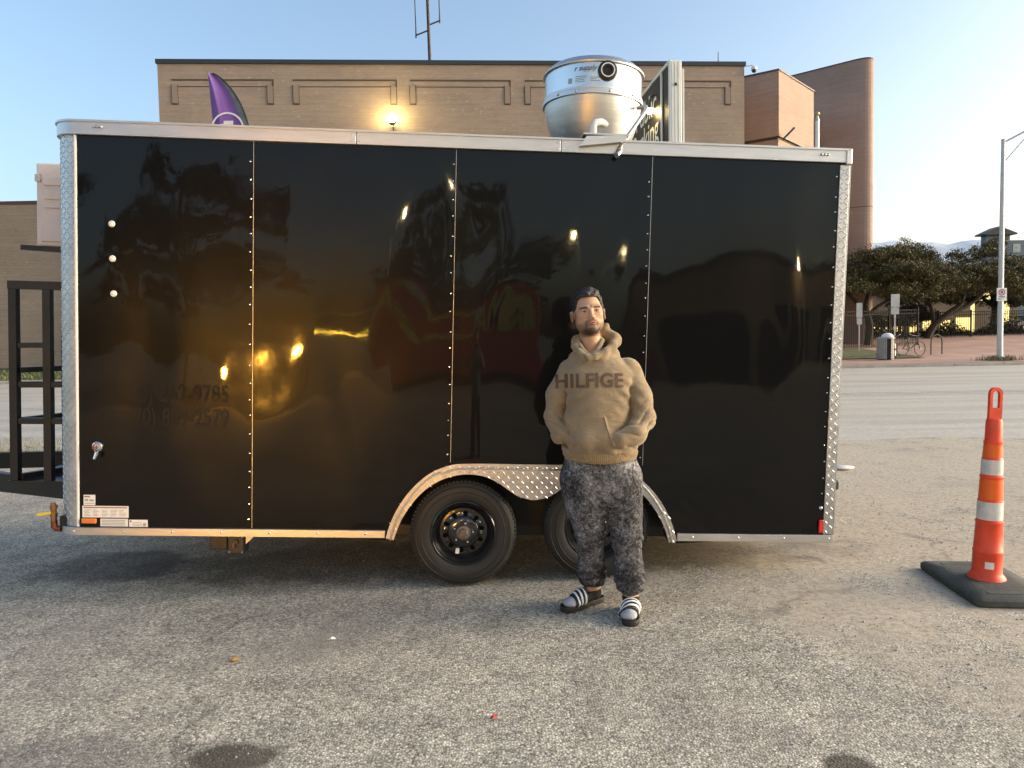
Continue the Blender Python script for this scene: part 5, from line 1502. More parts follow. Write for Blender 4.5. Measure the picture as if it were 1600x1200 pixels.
# feet: socks and slides
MT['sock_dark'] = pmat('charcoal_sock', (0.03, 0.031, 0.03), 0.95, spec=0.1, bump=0.4, bscale=300, bdist=0.001)
MT['sock_pale'] = pmat('pale_grey_sock', (0.33, 0.35, 0.39), 0.95, spec=0.1, var=0.15, vscale=80, bump=0.4, bscale=300, bdist=0.001)
MT['slide'] = pmat('black_slide', (0.014, 0.014, 0.014), 0.55, bump=0.1)
MT['stripe'] = pmat('white_stripe', (0.78, 0.78, 0.76), 0.5)
def foot(heel, toe, ankle, side):
    heel = np.array(heel); toe = np.array(toe); L = np.linalg.norm(toe - heel); u = (toe - heel) / L; w = np.array([-u[1], u[0]])
    def loc_(X, Y): 
        dx, dy = X - heel[0], Y - heel[1]
        return dx * u[0] + dy * u[1], dx * w[0] + dy * w[1]
    k = L / 0.29
    def foot_sdf(X, Y, Z):
        f, s = loc_(X, Y); f = f / k; s = s / 1.18
        d = cone(f, s, Z, (0.045, 0, 0.062), (0.15, 0.0, 0.06), 0.033, 0.033)
        d = smin(d, cone(f, s, Z, (0.15, 0.0, 0.056), (0.238, -0.004 * side, 0.047), 0.036, 0.026), 0.03)
        d = smin(d, ell(f, s, Z, (0.238, -0.01 * side, 0.045), (0.04, 0.035, 0.019)), 0.02)
        d = smin(d, cone(X, Y, Z, (ankle[0], ankle[1], 0.075), (ankle[0], ankle[1], 0.10), 0.042, 0.040), 0.03)
        return np.maximum(d, 0.026 - Z)
    b = (min(heel[0], toe[0]) - 0.07, max(heel[0], toe[0]) + 0.07, min(heel[1], toe[1]) - 0.07, max(heel[1], toe[1]) + 0.07, 0.015, 0.13)
    rim_z = 0.083 if side < 0 else 0.082
    def dark(X, Y, Z):
        f, s = loc_(X, Y); f = f / k
        d = foot_sdf(X, Y, Z)
        top = Z - (rim_z + 0.012 * np.clip((0.11 - f) / 0.1, -1, 1))
        return np.maximum(np.maximum(np.maximum(d, top), f - 0.226), 0.034 - f)
    sk = net_object('sock', dark, b, 0.0035, MT['sock_dark'], man, smooth_it=1)
    net_object('sock_toe', lambda X, Y, Z: np.maximum(foot_sdf(X, Y, Z), 0.2255 - loc_(X, Y)[0] / k), b, 0.0035, MT['sock_pale'], sk, smooth_it=1)
    net_object('sock_heel', lambda X, Y, Z: np.maximum(np.maximum(foot_sdf(X, Y, Z), loc_(X, Y)[0] / k - 0.0345), Z - 0.06), b, 0.0035, MT['sock_pale'], sk, smooth_it=1)
    # sole: shaped outline with a raised rim
    out = [(-0.008, 0.0), (0.0, 0.026), (0.03, 0.037), (0.09, 0.036), (0.15, 0.041), (0.21, 0.048), (0.255, 0.045), (0.283, 0.028), (0.293, 0.0)]
    ol = catmull(out, 5); ring = [(p.x, p.y) for p in ol] + [(p.x, -p.y) for p in reversed(ol[1:-1])]
    W = lambda f, s, z: (heel[0] + u[0] * f * k + w[0] * s, heel[1] + u[1] * f * k + w[1] * s, z)
    m = MB(); n = len(ring); vs = []
    for (scl, z) in ((0.96, 0.001), (1.0, 0.006), (1.0, 0.026), (0.985, 0.033), (0.9, 0.028)):
        vs += [W(0.142 + (p[0] - 0.142) * (1 - (1 - scl) * 0.4), p[1] * scl, z) for p in ring]
    fs = [tuple(range(n - 1, -1, -1)), tuple(range(4 * n, 5 * n))]
    for i in range(4):
        for j in range(n): fs.append((i * n + j, i * n + (j + 1) % n, (i + 1) * n + (j + 1) % n, (i + 1) * n + j))
    sl = m.add(vs, fs).build('slide_sandal', MT['slide'], man, smooth=True, label='black slide sandal with three white stripes')
    def band(f0, f1, lift, name, mat, slant=0.25):
        def g(X, Y, Z):
            f, s = loc_(X, Y); f = f / k + slant * s * side
            return np.maximum(np.maximum(foot_sdf(X, Y, Z) - lift, np.maximum(f0 - f, f - f1)), np.maximum(0.012 - Z, Z - 0.125))
        bb = (b[0] - 0.01, b[1] + 0.01, b[2] - 0.01, b[3] + 0.01, 0.01, 0.135)
        return net_object(name, g, bb, 0.0034, mat, sl, smooth_it=1)
    band(0.128, 0.218, 0.0055, 'strap', MT['slide'])
    for (a, c) in ((0.140, 0.153), (0.166, 0.179), (0.192, 0.205)):
        band(a, c, 0.0072, 'stripe', MT['stripe'])
foot((0.005, 0.125), (-0.235, -0.05), (-0.053, 0.085), -1)
foot((0.156, 0.005), (0.108, -0.285), (0.151, -0.028), 1)

# ------------------------------------------------------------------ traffic channelizer
MT['orange'] = pmat('orange_plastic', (0.75, 0.07, 0.028), 0.5, var=0.22, vscale=7, rvar=0.3, bump=0.15, bscale=18, bdist=0.004)
MT['orange_band'] = pmat('orange_reflective', (0.75, 0.115, 0.01), 0.35, var=0.08)
MT['silver_band'] = pmat('silver_reflective', (0.55, 0.57, 0.56), 0.4, 0.2, var=0.2, vscale=14)
MT['rubber'] = pmat('recycled_rubber', (0.055, 0.06, 0.052), 0.85, var=0.35, vscale=9, bump=0.6, bscale=45, bdist=0.006)
GZ = zg(2.8, 4.3) - 0.006
cone_t = thing('traffic_cone', 'tall orange traffic channelizer with silver bands on a rubber base', 'traffic cone', (2.80, 4.31, GZ), R(-6))
bp_ = rounded([(-0.23, -0.37), (0.23, -0.37), (0.23, 0.37), (-0.23, 0.37)], 0.05, 5)
b = MB()
n = len(bp_); vs = []
for (s_, z) in ((0.97, 0.002), (1.0, 0.012), (1.0, 0.04), (0.95, 0.052), (0.55, 0.06)):
    vs += [(p[0] * s_, p[1] * s_, z) for p in bp_]
fs = [tuple(range(n - 1, -1, -1)), tuple(range(4 * n, 5 * n))]
for i in range(4):
    for j in range(n): fs.append((i * n + j, i * n + (j + 1) % n, (i + 1) * n + (j + 1) % n, (i + 1) * n + j))
base = b.add(vs, fs).build('base', MT['rubber'], cone_t, smooth=True)
for sx in (-1, 1):
    MB().box(-0.13, 0.13, sx * 0.24 - 0.05, sx * 0.24 + 0.05, 0.05, 0.0585).build('grip_pad', MT['rubber'], base, bevel=0.003)
TL_ = Matrix.Rotation(R(1.8), 4, 'Y')
CS, CH = 0.86, 0.972
def cone_part(pr, n=40, arc=(0.0, 2 * math.pi)):
    m_ = MB().lathe([(r_ * CS, z_ * CH) for r_, z_ in pr], n, 'Z', (0, 0, 0), arc)
    m_.v = [tuple(TL_ @ Vector(v_)) for v_ in m_.v]
    return m_
prof = [(0.118, 0.056), (0.115, 0.07), (0.098, 0.09), (0.092, 0.105), (0.09, 0.22), (0.093, 0.226), (0.093, 0.234), (0.088, 0.24), (0.081, 0.40), (0.085, 0.405), (0.085, 0.415), (0.077, 0.42), (0.077, 0.54), (0.072, 0.545), (0.067, 0.675), (0.071, 0.68), (0.071, 0.69), (0.065, 0.695), (0.064, 0.795), (0.06, 0.80), (0.055, 0.885), (0.058, 0.89), (0.058, 0.9), (0.052, 0.903), (0.05, 1.02), (0.046, 1.035), (0.02, 1.04), (0.0001, 1.04)]
body = cone_part(prof).build('body', MT['orange'], cone_t, smooth=True)
for (r0, z0, r1, z1, mm) in ((0.0785, 0.425, 0.0785, 0.535, 'silver_band'), (0.0735, 0.55, 0.0695, 0.67, 'orange_band'), (0.0665, 0.70, 0.0655, 0.79, 'silver_band'), (0.061, 0.805, 0.0565, 0.88, 'orange_band')):
    cone_part([(r0 - 0.004, z0), (r0, z0), (r1, z1), (r1 - 0.004, z1)]).build('reflective_band', MT[mm], cone_t, smooth=True)
# flat loop handle on top
ang = R(6)
def loop_outline(w_, h_, z0):
    pts = [(-w_, z0), (w_, z0)]
    for k in range(11):
        a = math.pi * k / 10
        pts.append((w_ * math.cos(a), z0 + h_ - w_ + w_ * math.sin(a)))
    return pts
oo = loop_outline(0.037, 0.19, 1.003); ii = loop_outline(0.021, 0.1, 1.073)
hm = MB(); no = len(oo); vs = []
for y in (-0.011, 0.011):
    vs += [(p[0], y, p[1]) for p in oo] + [(p[0], y, p[1]) for p in ii]
fs = []
for s_ in (0, 2 * no):
    for j in range(no):
        j2 = (j + 1) % no
        fs.append((s_ + j, s_ + j2, s_ + no + j2, s_ + no + j))
for j in range(no):
    j2 = (j + 1) % no
    fs += [(j, j2, 2 * no + j2, 2 * no + j), (no + j, 3 * no + j, 3 * no + j2, no + j2)]
M = TL_ @ Matrix.Rotation(ang, 4, 'Z')
hm.add([M @ Vector(v) for v in vs], fs).build('handle', MT['orange'], cone_t, smooth=True)
cone_part([(0.0945, 0.133), (0.0945, 0.175)], 10, (R(-125), R(-92))).build('label_sticker', MT['sticker'], cone_t)

# ------------------------------------------------------------------ litter
m = MB(); vs = []; fs = []
foam = MB().sphere((0, 0, 0.024), 0.12, 18, 10, (1.0, 0.55, 0.2)).build('foam_tray', MT['white_paint'], smooth='all')
foam.location = (3.76, 8.3, zg(3.76, 8.3)); foam.rotation_euler = (0, 0, 0.2)
tag(foam, 'flattened white foam scrap lying behind the trailer on the lot edge', 'litter')
MT['leaf_o'] = pmat('orange_leaf', (0.4, 0.2, 0.05), 0.7)
MT['wrap_r'] = pmat('red_wrapper', (0.4, 0.02, 0.02), 0.5)
for (nm, x, y, s_, mt, lb, ct) in (('leaf', -1.4, 3.56, 0.03, 'leaf_o', 'small orange leaf lying on the asphalt before the black panel', 'leaf'), ('wrapper', -0.10, 2.9, 0.02, 'wrap_r', 'tiny red scrap on the asphalt in front of the man', 'litter'),
                               ('paper_scrap', -0.97, 3.78, 0.025, 'sticker', 'tiny white paper scrap on the asphalt near the front wheel', 'litter')):
    o = MB().add([(-s_, -s_ * 0.4, 0.002), (0, -s_ * 0.6, 0.01), (s_, 0, 0.004), (s_ * 0.3, s_ * 0.6, 0.012), (-s_ * 0.6, s_ * 0.5, 0.003), (0, 0, 0.016)], [(0, 1, 5), (1, 2, 5), (2, 3, 5), (3, 4, 5), (4, 0, 5)]).build(nm, MT[mt])
    o.location = (x, y, zg(x, y) + 0.002)
    tag(o, lb, ct)
# loose chippings over the near asphalt
vs = []; fs = []
for _ in range(5200):
    x = random.uniform(-3.6, 4.2); y = random.uniform(2.2, 9.0); r_ = random.uniform(0.003, 0.0075) * (1.5 if x > 1.6 and random.random() < 0.2 else 1)
    z = zg(x, y) + 0.006 * (math.sin(x * 1.7 + y * 0.6) * math.sin(y * 1.3 - x * 0.4) - 0.35)
    a = random.random() * 6.28; k = len(vs)
    for j in range(4):
        q = a + j * 1.5708 + random.uniform(-0.3, 0.3); vs.append((x + r_ * math.cos(q), y + r_ * math.sin(q), z - 0.001))
    vs.append((x + random.uniform(-0.3, 0.3) * r_, y + random.uniform(-0.3, 0.3) * r_, z + r_ * 0.8))
    fs += [(k, k + 1, k + 4), (k + 1, k + 2, k + 4), (k + 2, k + 3, k + 4), (k + 3, k, k + 4)]
MT['chip'] = pmat('stone_chip', (0.3, 0.28, 0.25), 0.85, var=0.7, vscale=8)
tag(MB().add(vs, fs).build('gravel', MT['chip'], recalc=False), 'loose pale chippings scattered over the lot', kind='stuff')

# ------------------------------------------------------------------ feather flag
MT['purple'] = pmat('purple_flag_cloth', (0.16, 0.075, 0.3), 0.75, var=0.12, vscale=4)
MT['flag_grey'] = pmat('grey_flag_print', (0.13, 0.15, 0.16), 0.75, var=0.5, vscale=5)
flag = thing('feather_flag', 'purple feather flag with a white ring showing above the trailer roof', 'flag', (-4.79, 12.0, 0))
def flag_pt(s, z):
    """s 0 at the free edge (upright) to 1 at the bent pole."""
    t = max(0.0, min(1.0, (5.93 - z) / 1.15))
    wdt = 0.66 * math.sin(min(1.0, t) * math.pi / 2) ** 0.56 + 0.0 * s
    x = 0.02 + (5.93 - z) * 0.055 * (1 - s) + s * wdt
    y = 0.035 * math.sin(s * 9 + z * 1.5) * (1 - s) - 0.03 * math.exp(-((s - 0.22) / 0.08) ** 2)
    return (x, y, z)
zs_ = [5.93 - 0.02 - 3.4 * (i / 60) ** 1.3 for i in range(61)]
cl = MB(); cg = MB(); nS = 24
for mm_, s0, s1 in ((cl, 0.0, 0.8), (cg, 0.8, 1.0)):
    vs = []; fs = []
    for z in zs_:
        for i in range(nS + 1): vs.append(flag_pt(s0 + (s1 - s0) * i / nS, z))
    for j in range(60):
        for i in range(nS):
            a = j * (nS + 1) + i; fs.append((a, a + 1, a + nS + 2, a + nS + 1))
    mm_.add(vs, fs)
cl.build('cloth', MT['purple'], flag, smooth='all')
cg.build('cloth_border', MT['flag_grey'], flag, smooth='all')
MB().tube([flag_pt(1.0, z) for z in zs_] + [(0.66, 0, 1.2), (0.66, 0, 0.0)], 0.012, 8).build('pole', MT['black_plastic'], flag, smooth=True)
def flagpatch(name, ring2d, mat):
    pass
vs = []; fs = []
rc_ = (0.33, 5.02)
nn_ = 48
for k in range(nn_ + 1):
    a = 2 * math.pi * k / nn_
    for r_ in (0.235, 0.262):
        vs.append((rc_[0] + r_ * math.cos(a), -0.05, rc_[1] + r_ * math.sin(a)))
for k in range(nn_): fs.append((2 * k, 2 * k + 2, 2 * k + 3, 2 * k + 1))
MB().add(vs, fs).build('ring_print', MT['white_paint'], flag)
gl = MB(); gl.box(0.215, 0.27, -0.052, -0.047, 4.8, 5.10); gl.box(0.27, 0.345, -0.052, -0.047, 5.05, 5.145); gl.box(0.345, 0.42, -0.052, -0.047, 4.8, 5.145)
gl.build('letter_print', MT['white_paint'], flag)

# ------------------------------------------------------------------ parking sign
MT['sign_black'] = pmat('black_sign_face', (0.012, 0.011, 0.009), 0.5, spec=0.2)
MT['cream'] = pmat('cream_lettering', (0.75, 0.7, 0.58), 0.5)
MT['casing'] = pmat('white_sign_casing', (0.66, 0.67, 0.63), 0.5, var=0.06, vscale=2)
sg = thing('parking_sign', 'black and white public parking sign standing edge-on behind the fan', 'sign', (3.03, 14.0, 0), R(5.4))
YF = 3.4; ZT = 6.74
MB().box(0.0, 0.25, 0.0, 0.06, 3.3, ZT).build('end_casing', MT['casing'], sg, bevel=0.02)
for dx in (0.06, 0.12, 0.185): MB().box(dx - 0.006, dx + 0.006, -0.008, 0.0, 3.3, ZT - 0.04).build('casing_rib', MT['casing'], sg, bevel=0.003)
MB().box(0.02, 0.24, 0.06, YF, 3.4, ZT - 0.06).build('cabinet', MT['sign_black'], sg)
MB().box(-0.008, 0.255, 0.062, YF + 0.05, ZT - 0.06, ZT - 0.01).build('top_trim', MT['casing'], sg)
MB().box(-0.004, 0.02, 0.46, 0.53, 3.4, ZT - 0.06).build('inner_trim', MT['casing'], sg)
MB().box(0.27, 0.305, 0.03, 0.4, 3.3, ZT - 0.15).build('back_trim', MT['casing'], sg)
MB().sphere((0.13, -0.01, ZT - 0.45), 0.03, 8, 6).build('bolt', MT['coping'], sg)
for yy in (0.6, 2.6): MB().box(0.08, 0.2, yy, yy + 0.12, 0.0, 3.4).build('post', MT['grey_paint'], sg)
for (tx, zz, yend) in (('Public', 6.06, 0.85), ('Parking', 5.53, 0.72)):
    vs, fs = text_mesh(tx, 0.66, 0.006, 'LEFT')
    xm = max(v[0] for v in vs)
    MB().add([(0.012, yend + (xm - v[0]), zz + v[2]) for v in vs], fs).build('lettering', MT['cream'], sg, recalc=False)
MT['lamp_glow'] = emit_mat('lamp_glow', (1.0, 0.8, 0.3), 25.0)
MT['lamp_glow_soft'] = emit_mat('lamp_glow_soft', (1.0, 0.8, 0.3), 30.0)
def point_lamp(parent, loc, power, col=(1.0, 0.75, 0.35), size=0.08):
    ld = bpy.data.lights.new('lamp_light', 'POINT'); ld.energy = power; ld.color = col; ld.shadow_soft_size = size
    lo_ = bpy.data.objects.new('lamp_light', ld); COL.objects.link(lo_); lo_.parent = parent; lo_.location = loc
    return lo_
sl_ = thing('sign_lamp', 'small lit yellow lamp glowing in front of the parking sign', 'lamp', (2.86, 15.0, 6.12))  # added lamp in place of a yellow reflection on the sign face
MB().sphere((0, 0, 0), 0.07, 14, 10).build('bulb', MT['lamp_glow'], sl_, smooth=True)  # added bulb, stands in for the yellow reflection on the sign
MB().tube([(0.14, 0.0, 0.28), (0.05, 0, 0.3), (0.0, 0, 0.2), (0, 0, 0.075)], 0.016, 8).build('bracket', MT['coping'], sl_, smooth=True)
MB().lathe([(0.02, 0.075), (0.05, 0.07), (0.075, 0.03)], 14).build('hood', MT['coping'], sl_, smooth=True)
point_lamp(sl_, (-0.02, -0.02, -0.1), 1.2)
# lamp on the brick building
wl = thing('wall_lamp', 'lit yellow floodlight on the brick building above the trailer roof', 'lamp', (-5.44, 35.45, 12.24))
MB().sphere((0, -0.05, 0), 0.22, 16, 12).build('bulb', MT['lamp_glow'], wl, smooth=True)
MB().tube([(0.1, 0.35, -1.3), (0.1, 0.2, -1.0), (0.03, 0.0, -0.24)], 0.03, 8).build('arm', MT['coping'], wl, smooth=True)
MB().lathe([(0.06, -0.3), (0.16, -0.2), (0.23, -0.08)], 16).build('housing', MT['coping'], wl, smooth=True)
point_lamp(wl, (0, -0.55, 0.0), 22, size=0.2)
# security camera
sc_t = thing('security_camera', 'small dome security camera on the corner of the tan building', 'camera', (11.72, 36.8, 14.8))
MB().tube([(0.0, 0.05, 0.1), (0.3, 0, 0.12), (0.42, 0, 0.05)], 0.03, 8).build('arm', MT['white_paint'], sc_t, smooth=True)
MB().lathe([(0.03, 0.06), (0.13, 0.04), (0.14, -0.1)], 16, 'Z', (0.42, 0, 0)).build('housing', MT['white_paint'], sc_t, smooth=True)
MB().sphere((0.42, 0, -0.12), 0.12, 14, 10).build('dome', MT['black_plastic'], sc_t, smooth=True)
# antenna masts
am = thing('antenna_mast', 'tall roof antenna mast with two side whips above the brick building', 'antenna', (-3.83, 38.0, 14.9))
MT['rust'] = pmat('dull_mast', (0.05, 0.038, 0.03), 0.75)
MB().tube([(0, 0, 0), (-0.1, 0, 6.5)], [0.085, 0.07], 10).build('pole', MT['rust'], am, smooth=True)
for (dx, z, top) in ((-0.68, 2.25, 6.0), (0.53, 2.95, 6.2)):
    ar = MB().tube([(0, 0, z + 0.25 - (0.45 if dx > 0 else 0)), (dx, 0, z)], 0.04, 8).build('arm', MT['rust'], am, smooth=True)
    MB().tube([(dx, 0, z - 0.12), (dx, 0, z + 0.4), (dx - 0.05, 0, top)], [0.04, 0.03, 0.012], 8).build('whip', MT['rust'], am, smooth=True)
sa = MB().tube([(0, 0, 0), (0, 0, 0.75)], [0.03, 0.015], 8).build('lightning_rod', MT['coping'], smooth=True)
sa.location = (10.44, 37.0, 14.95); tag(sa, 'short thin rod on the brick building roof near its corner', 'rod')
# flagpole
fp = thing('flagpole', 'white flagpole with a gilt ball in front of the brown tower', 'flagpole', (12.43, 30.0, 0.3))
MB().tube([(0, 0, 0), (0, 0, 9.95)], [0.11, 0.075], 14).build('pole', MT['white_paint'], fp, smooth=True)
MT['gilt'] = pmat('gilt', (0.5, 0.36, 0.12), 0.3, 0.9)
MB().sphere((0, 0, 10.2), 0.085, 14, 10).build('ball', MT['gilt'], fp, smooth=True)
MB().lathe([(0.075, 9.9), (0.09, 9.95), (0.06, 10.02), (0.03, 10.12)], 12).build('truck', MT['grey_metal'], fp, smooth=True)
# wall light beside the angular building
wl2 = MB().box(-0.05, 0.05, -0.06, 0.06, -0.25, 0.25).build('wall_light', MT['lit'], bevel=0.02)
wl2.location = (14.1, 38.98, 11.25); tag(wl2, 'thin lit wall light on the angled corner of the pink block', 'lamp')

# ------------------------------------------------------------------ street lamp with no-parking plate
MT['pole'] = pmat('pale_pole', (0.5, 0.51, 0.49), 0.5, 0.2, var=0.1, vscale=3)
def street_lamp(name, label, loc, h, arm_dir, arm_len, lit, group=None):
    t = thing(name, label, 'street lamp', loc, 0, group)
    MB().tube([(0, 0, 0), (0, 0, h)], [0.115, 0.075], 14).build('pole', MT['pole'], t, smooth=True)
    MB().lathe([(0.19, 0), (0.19, 0.12), (0.13, 0.2)], 16).build('base', MT['pole'], t, smooth=True)
    ax2, ay2 = math.cos(arm_dir), math.sin(arm_dir)
    end = (ax2 * arm_len, ay2 * arm_len, h + 1.1)
    MB().tube([(0, 0, h - 0.15), (ax2 * arm_len * 0.45, ay2 * arm_len * 0.45, h + 0.45), end], 0.04, 8).build('arm', MT['pole'], t, smooth=True)
    MB().tube([(0, 0, h - 1.0), (ax2 * arm_len * 0.3, ay2 * arm_len * 0.3, h - 0.05), (ax2 * arm_len * 0.7, ay2 * arm_len * 0.7, h + 0.7)], 0.025, 8).build('brace', MT['pole'], t, smooth=True)
    hd = MB().sphere((end[0] + ax2 * 0.25, end[1] + ay2 * 0.25, end[2]), 0.2, 14, 10, (1.7, 1.0, 0.5)).build('head', MT['grey_paint'], t, smooth=True)
    if lit:
        MB().sphere((end[0] + ax2 * 0.25, end[1] + ay2 * 0.25, end[2] - 0.06), 0.17, 14, 10, (1.2, 0.8, 0.55)).build('lens', MT['lamp_glow_soft'], hd, smooth=True)
        point_lamp(t, (end[0] + ax2 * 0.25, end[1] + ay2 * 0.25, end[2] - 0.3), lit, size=0.15)
    return t
lz = 0.47
street_lamp('street_lamp', 'pale tapered street lamp pole beside the street with a parking plate', (20.56, 31.0, lz), 9.15, R(-10), 2.6, 0)
pl = thing('parking_plate', 'white no parking plate strapped to the street lamp pole', 'sign', (20.5, 30.85, 3.2))
MB().box(-0.21, 0.21, -0.012, 0.0, -0.27, 0.27).build('plate', MT['white_paint'], pl, bevel=0.008)
MT['sign_red'] = pmat('sign_red', (0.5, 0.03, 0.03), 0.5)
MB().lathe([(0.105, -0.016), (0.14, -0.016)], 28, 'Y', (0, 0, 0.09)).build('ring', MT['sign_red'], pl)
MB().bar((-0.085, -0.017, 0.175), (0.085, -0.017, 0.005), 0.003, 0.03, up=(0, 1, 0)).build('slash', MT['sign_red'], pl)
vs, fs = text_mesh('P', 0.2, 0.006, 'CENTER'); MB().add([(v[0], -0.0145, v[2] + 0.02) for v in vs], fs).build('lettering', MT['print_black'], pl, recalc=False)
pb = MB(); pb.box(-0.13, 0.13, -0.016, -0.012, -0.12, -0.08); pb.box(-0.17, 0.0, -0.016, -0.012, -0.2, -0.17)
pb.build('print_line', MT['print_black'], pl)
MB().box(-0.05, 0.05, 0.0, 0.06, -0.2, -0.15).build('strap', MT['grey_metal'], pl)
# weeds round the foot of the pole
o = blades('weeds', [(20.56 + random.gauss(0, 0.35), 31.0 + random.gauss(0, 0.25), lz - 0.02) for _ in range(500)], MT['dryblade'], 0.22, 0.02)
tag(o, 'weeds growing round the foot of the street lamp')
# yellow board; the yellow light on it is put in as glow
yb = thing('yellow_board', 'yellow board on a yellow post behind the railings', 'sign', (38.4, 60, 1.7))
MT['board_y'] = emit_mat('yellow_board_lit', (1.0, 0.82, 0.3), 0.35, (0.8, 0.65, 0.2))
MB().box(-1.0, 1.7, -0.05, 0.05, 2.65, 3.5).build('board', MT['board_y'], yb)
MB().box(-1.0, -0.75, -0.06, 0.06, -0.2, 2.65).build('post', MT['board_y'], yb)
# plain sign posts seen from behind
for (x, y, zb, zt, pw, ph, lb) in ((18.73, 36.0, 0.66, 3.6, 0.42, 0.62, 'thin post with two grey sign backs beside the bicycles'), (17.93, 38.0, 0.82, 3.3, 0.3, 0.75, 'thin post with narrow grey sign beside the black railings')):
    t = thing('sign_post', lb, 'sign', (x, y, zb))
    MB().box(-0.025, 0.025, -0.02, 0.02, 0, zt - zb).build('post', MT['grey_metal'], t)
    MB().box(-pw / 2, pw / 2, -0.035, -0.02, zt - zb - ph, zt - zb).build('plate', MT['grey_paint'], t)
    MB().box(-pw / 2 + 0.02, pw / 2 - 0.02, -0.035, -0.02, zt - zb - ph - 0.36, zt - zb - ph - 0.03).build('plate', MT['grey_paint'], t)

# ------------------------------------------------------------------ litter bin, bicycles, hoop
bin_t = thing('litter_bin', 'grey slatted litter bin with a domed lid beside the bicycles', 'bin', (16.75, 33.0, zg(16.75, 33) + 0.06))
MT['slat'] = pmat('grey_slat', (0.33, 0.32, 0.29), 0.7, var=0.15, vscale=3)
MB().lathe([(0.30, 0.02), (0.30, 0.95), (0.0001, 0.95)], 24).build('liner', MT['shell'], bin_t, smooth=True)
for k in range(26):
    a = 2 * math.pi * k / 26
    if abs(((a + math.pi / 2 + math.pi) % (2 * math.pi)) - math.pi) < 0.2: continue
    M = Matrix.Rotation(a, 4, 'Z')
    MB().box(0.325, 0.35, -0.03, 0.03, 0.04, 0.98, M).build('slat', MT['slat'], bin_t)
MB().lathe([(0.36, 0.96), (0.36, 1.02), (0.27, 1.04)], 26).build('top_ring', MT['slat'], bin_t, smooth=True)
MB().sphere((0.09, 0, 1.02), 0.26, 18, 10, (1, 1, 0.75)).build('lid', MT['white_paint'], bin_t, smooth=True)

def bicycle(label, loc, rz, red=False):
    t = thing('bicycle', label, 'bicycle', loc, rz, 'bicycles locked on the plaza')
    fm = pmat('bicycle_paint', (0.16, 0.02, 0.02) if red else (0.02, 0.02, 0.024), 0.5, spec=0.2)
    for wx in (-0.52, 0.52):
        w_ = MB(); 
        w_.tube([(wx + 0.33 * math.cos(2 * math.pi * k / 28), 0, 0.345 + 0.33 * math.sin(2 * math.pi * k / 28)) for k in range(28)], 0.017, 6, closed=True)
        wo = w_.build('wheel', MT['tyre'], t, smooth=True)
        sp_ = MB()
        for k in range(14):
            a = 2 * math.pi * k / 14; sp_.tube([(wx, 0, 0.345), (wx + 0.31 * math.cos(a), 0, 0.345 + 0.31 * math.sin(a))], 0.003, 4)
        sp_.build('spokes', MT['chrome'], wo)
    fr_ = MB()
    for a, b_ in (((-0.52, 0, 0.345), (-0.08, 0, 0.30)), ((-0.08, 0, 0.30), (-0.22, 0, 0.78)), ((-0.52, 0, 0.345), (-0.2, 0, 0.72)), ((-0.2, 0, 0.72), (0.36, 0, 0.78)), ((-0.08, 0, 0.30), (0.38, 0, 0.70)), ((0.36, 0, 0.80), (0.52, 0, 0.345)), ((0.34, 0, 0.78), (0.32, 0, 0.95))):
        fr_.tube([a, b_], 0.02, 8)
    fr_.build('frame', fm, t, smooth=True)
    MB().sphere((-0.24, 0, 0.83), 0.12, 12, 8, (1.1, 0.6, 0.3)).build('saddle', MT['black_plastic'], t, smooth=True)
    MB().tube([(0.18, -0.3, 1.06), (0.3, -0.2, 0.98), (0.32, 0, 0.95), (0.3, 0.2, 0.98), (0.18, 0.3, 1.06)], 0.014, 8).build('handlebar', MT['chrome'], t, smooth=True)
    MB().lathe([(0.0001, -0.02), (0.09, -0.02), (0.09, 0.02), (0.0001, 0.02)], 16, 'Y', (-0.08, 0, 0.3)).build('crank', MT['black_steel'], t, smooth=True)
    return t
bicycle('dark bicycle with pale upswept handlebar beside the steel hoop', (18.95, 34.9, zg(18.9, 34.9) + 0.06), R(18))
bicycle('red-framed bicycle close beside the litter bin', (17.85, 34.4, zg(17.8, 34.4) + 0.06), R(70), True)
hoop = MB().tube([(-0.36, 0, 0), (-0.36, 0, 0.55)] + [(-0.36 * math.cos(math.pi * k / 10), 0, 0.6 + 0.36 * math.sin(math.pi * k / 10)) for k in range(11)] + [(0.36, 0, 0.55), (0.36, 0, 0)], 0.03, 10).build('bicycle_hoop', MT['rust'], smooth=True)
hoop.location = (20.55, 35.6, zg(20.5, 35.6) + 0.05); hoop.rotation_euler = (0, 0, 0.35)
tag(hoop, 'empty brown steel hoop bicycle stand at the end of the row', 'bicycle stand')

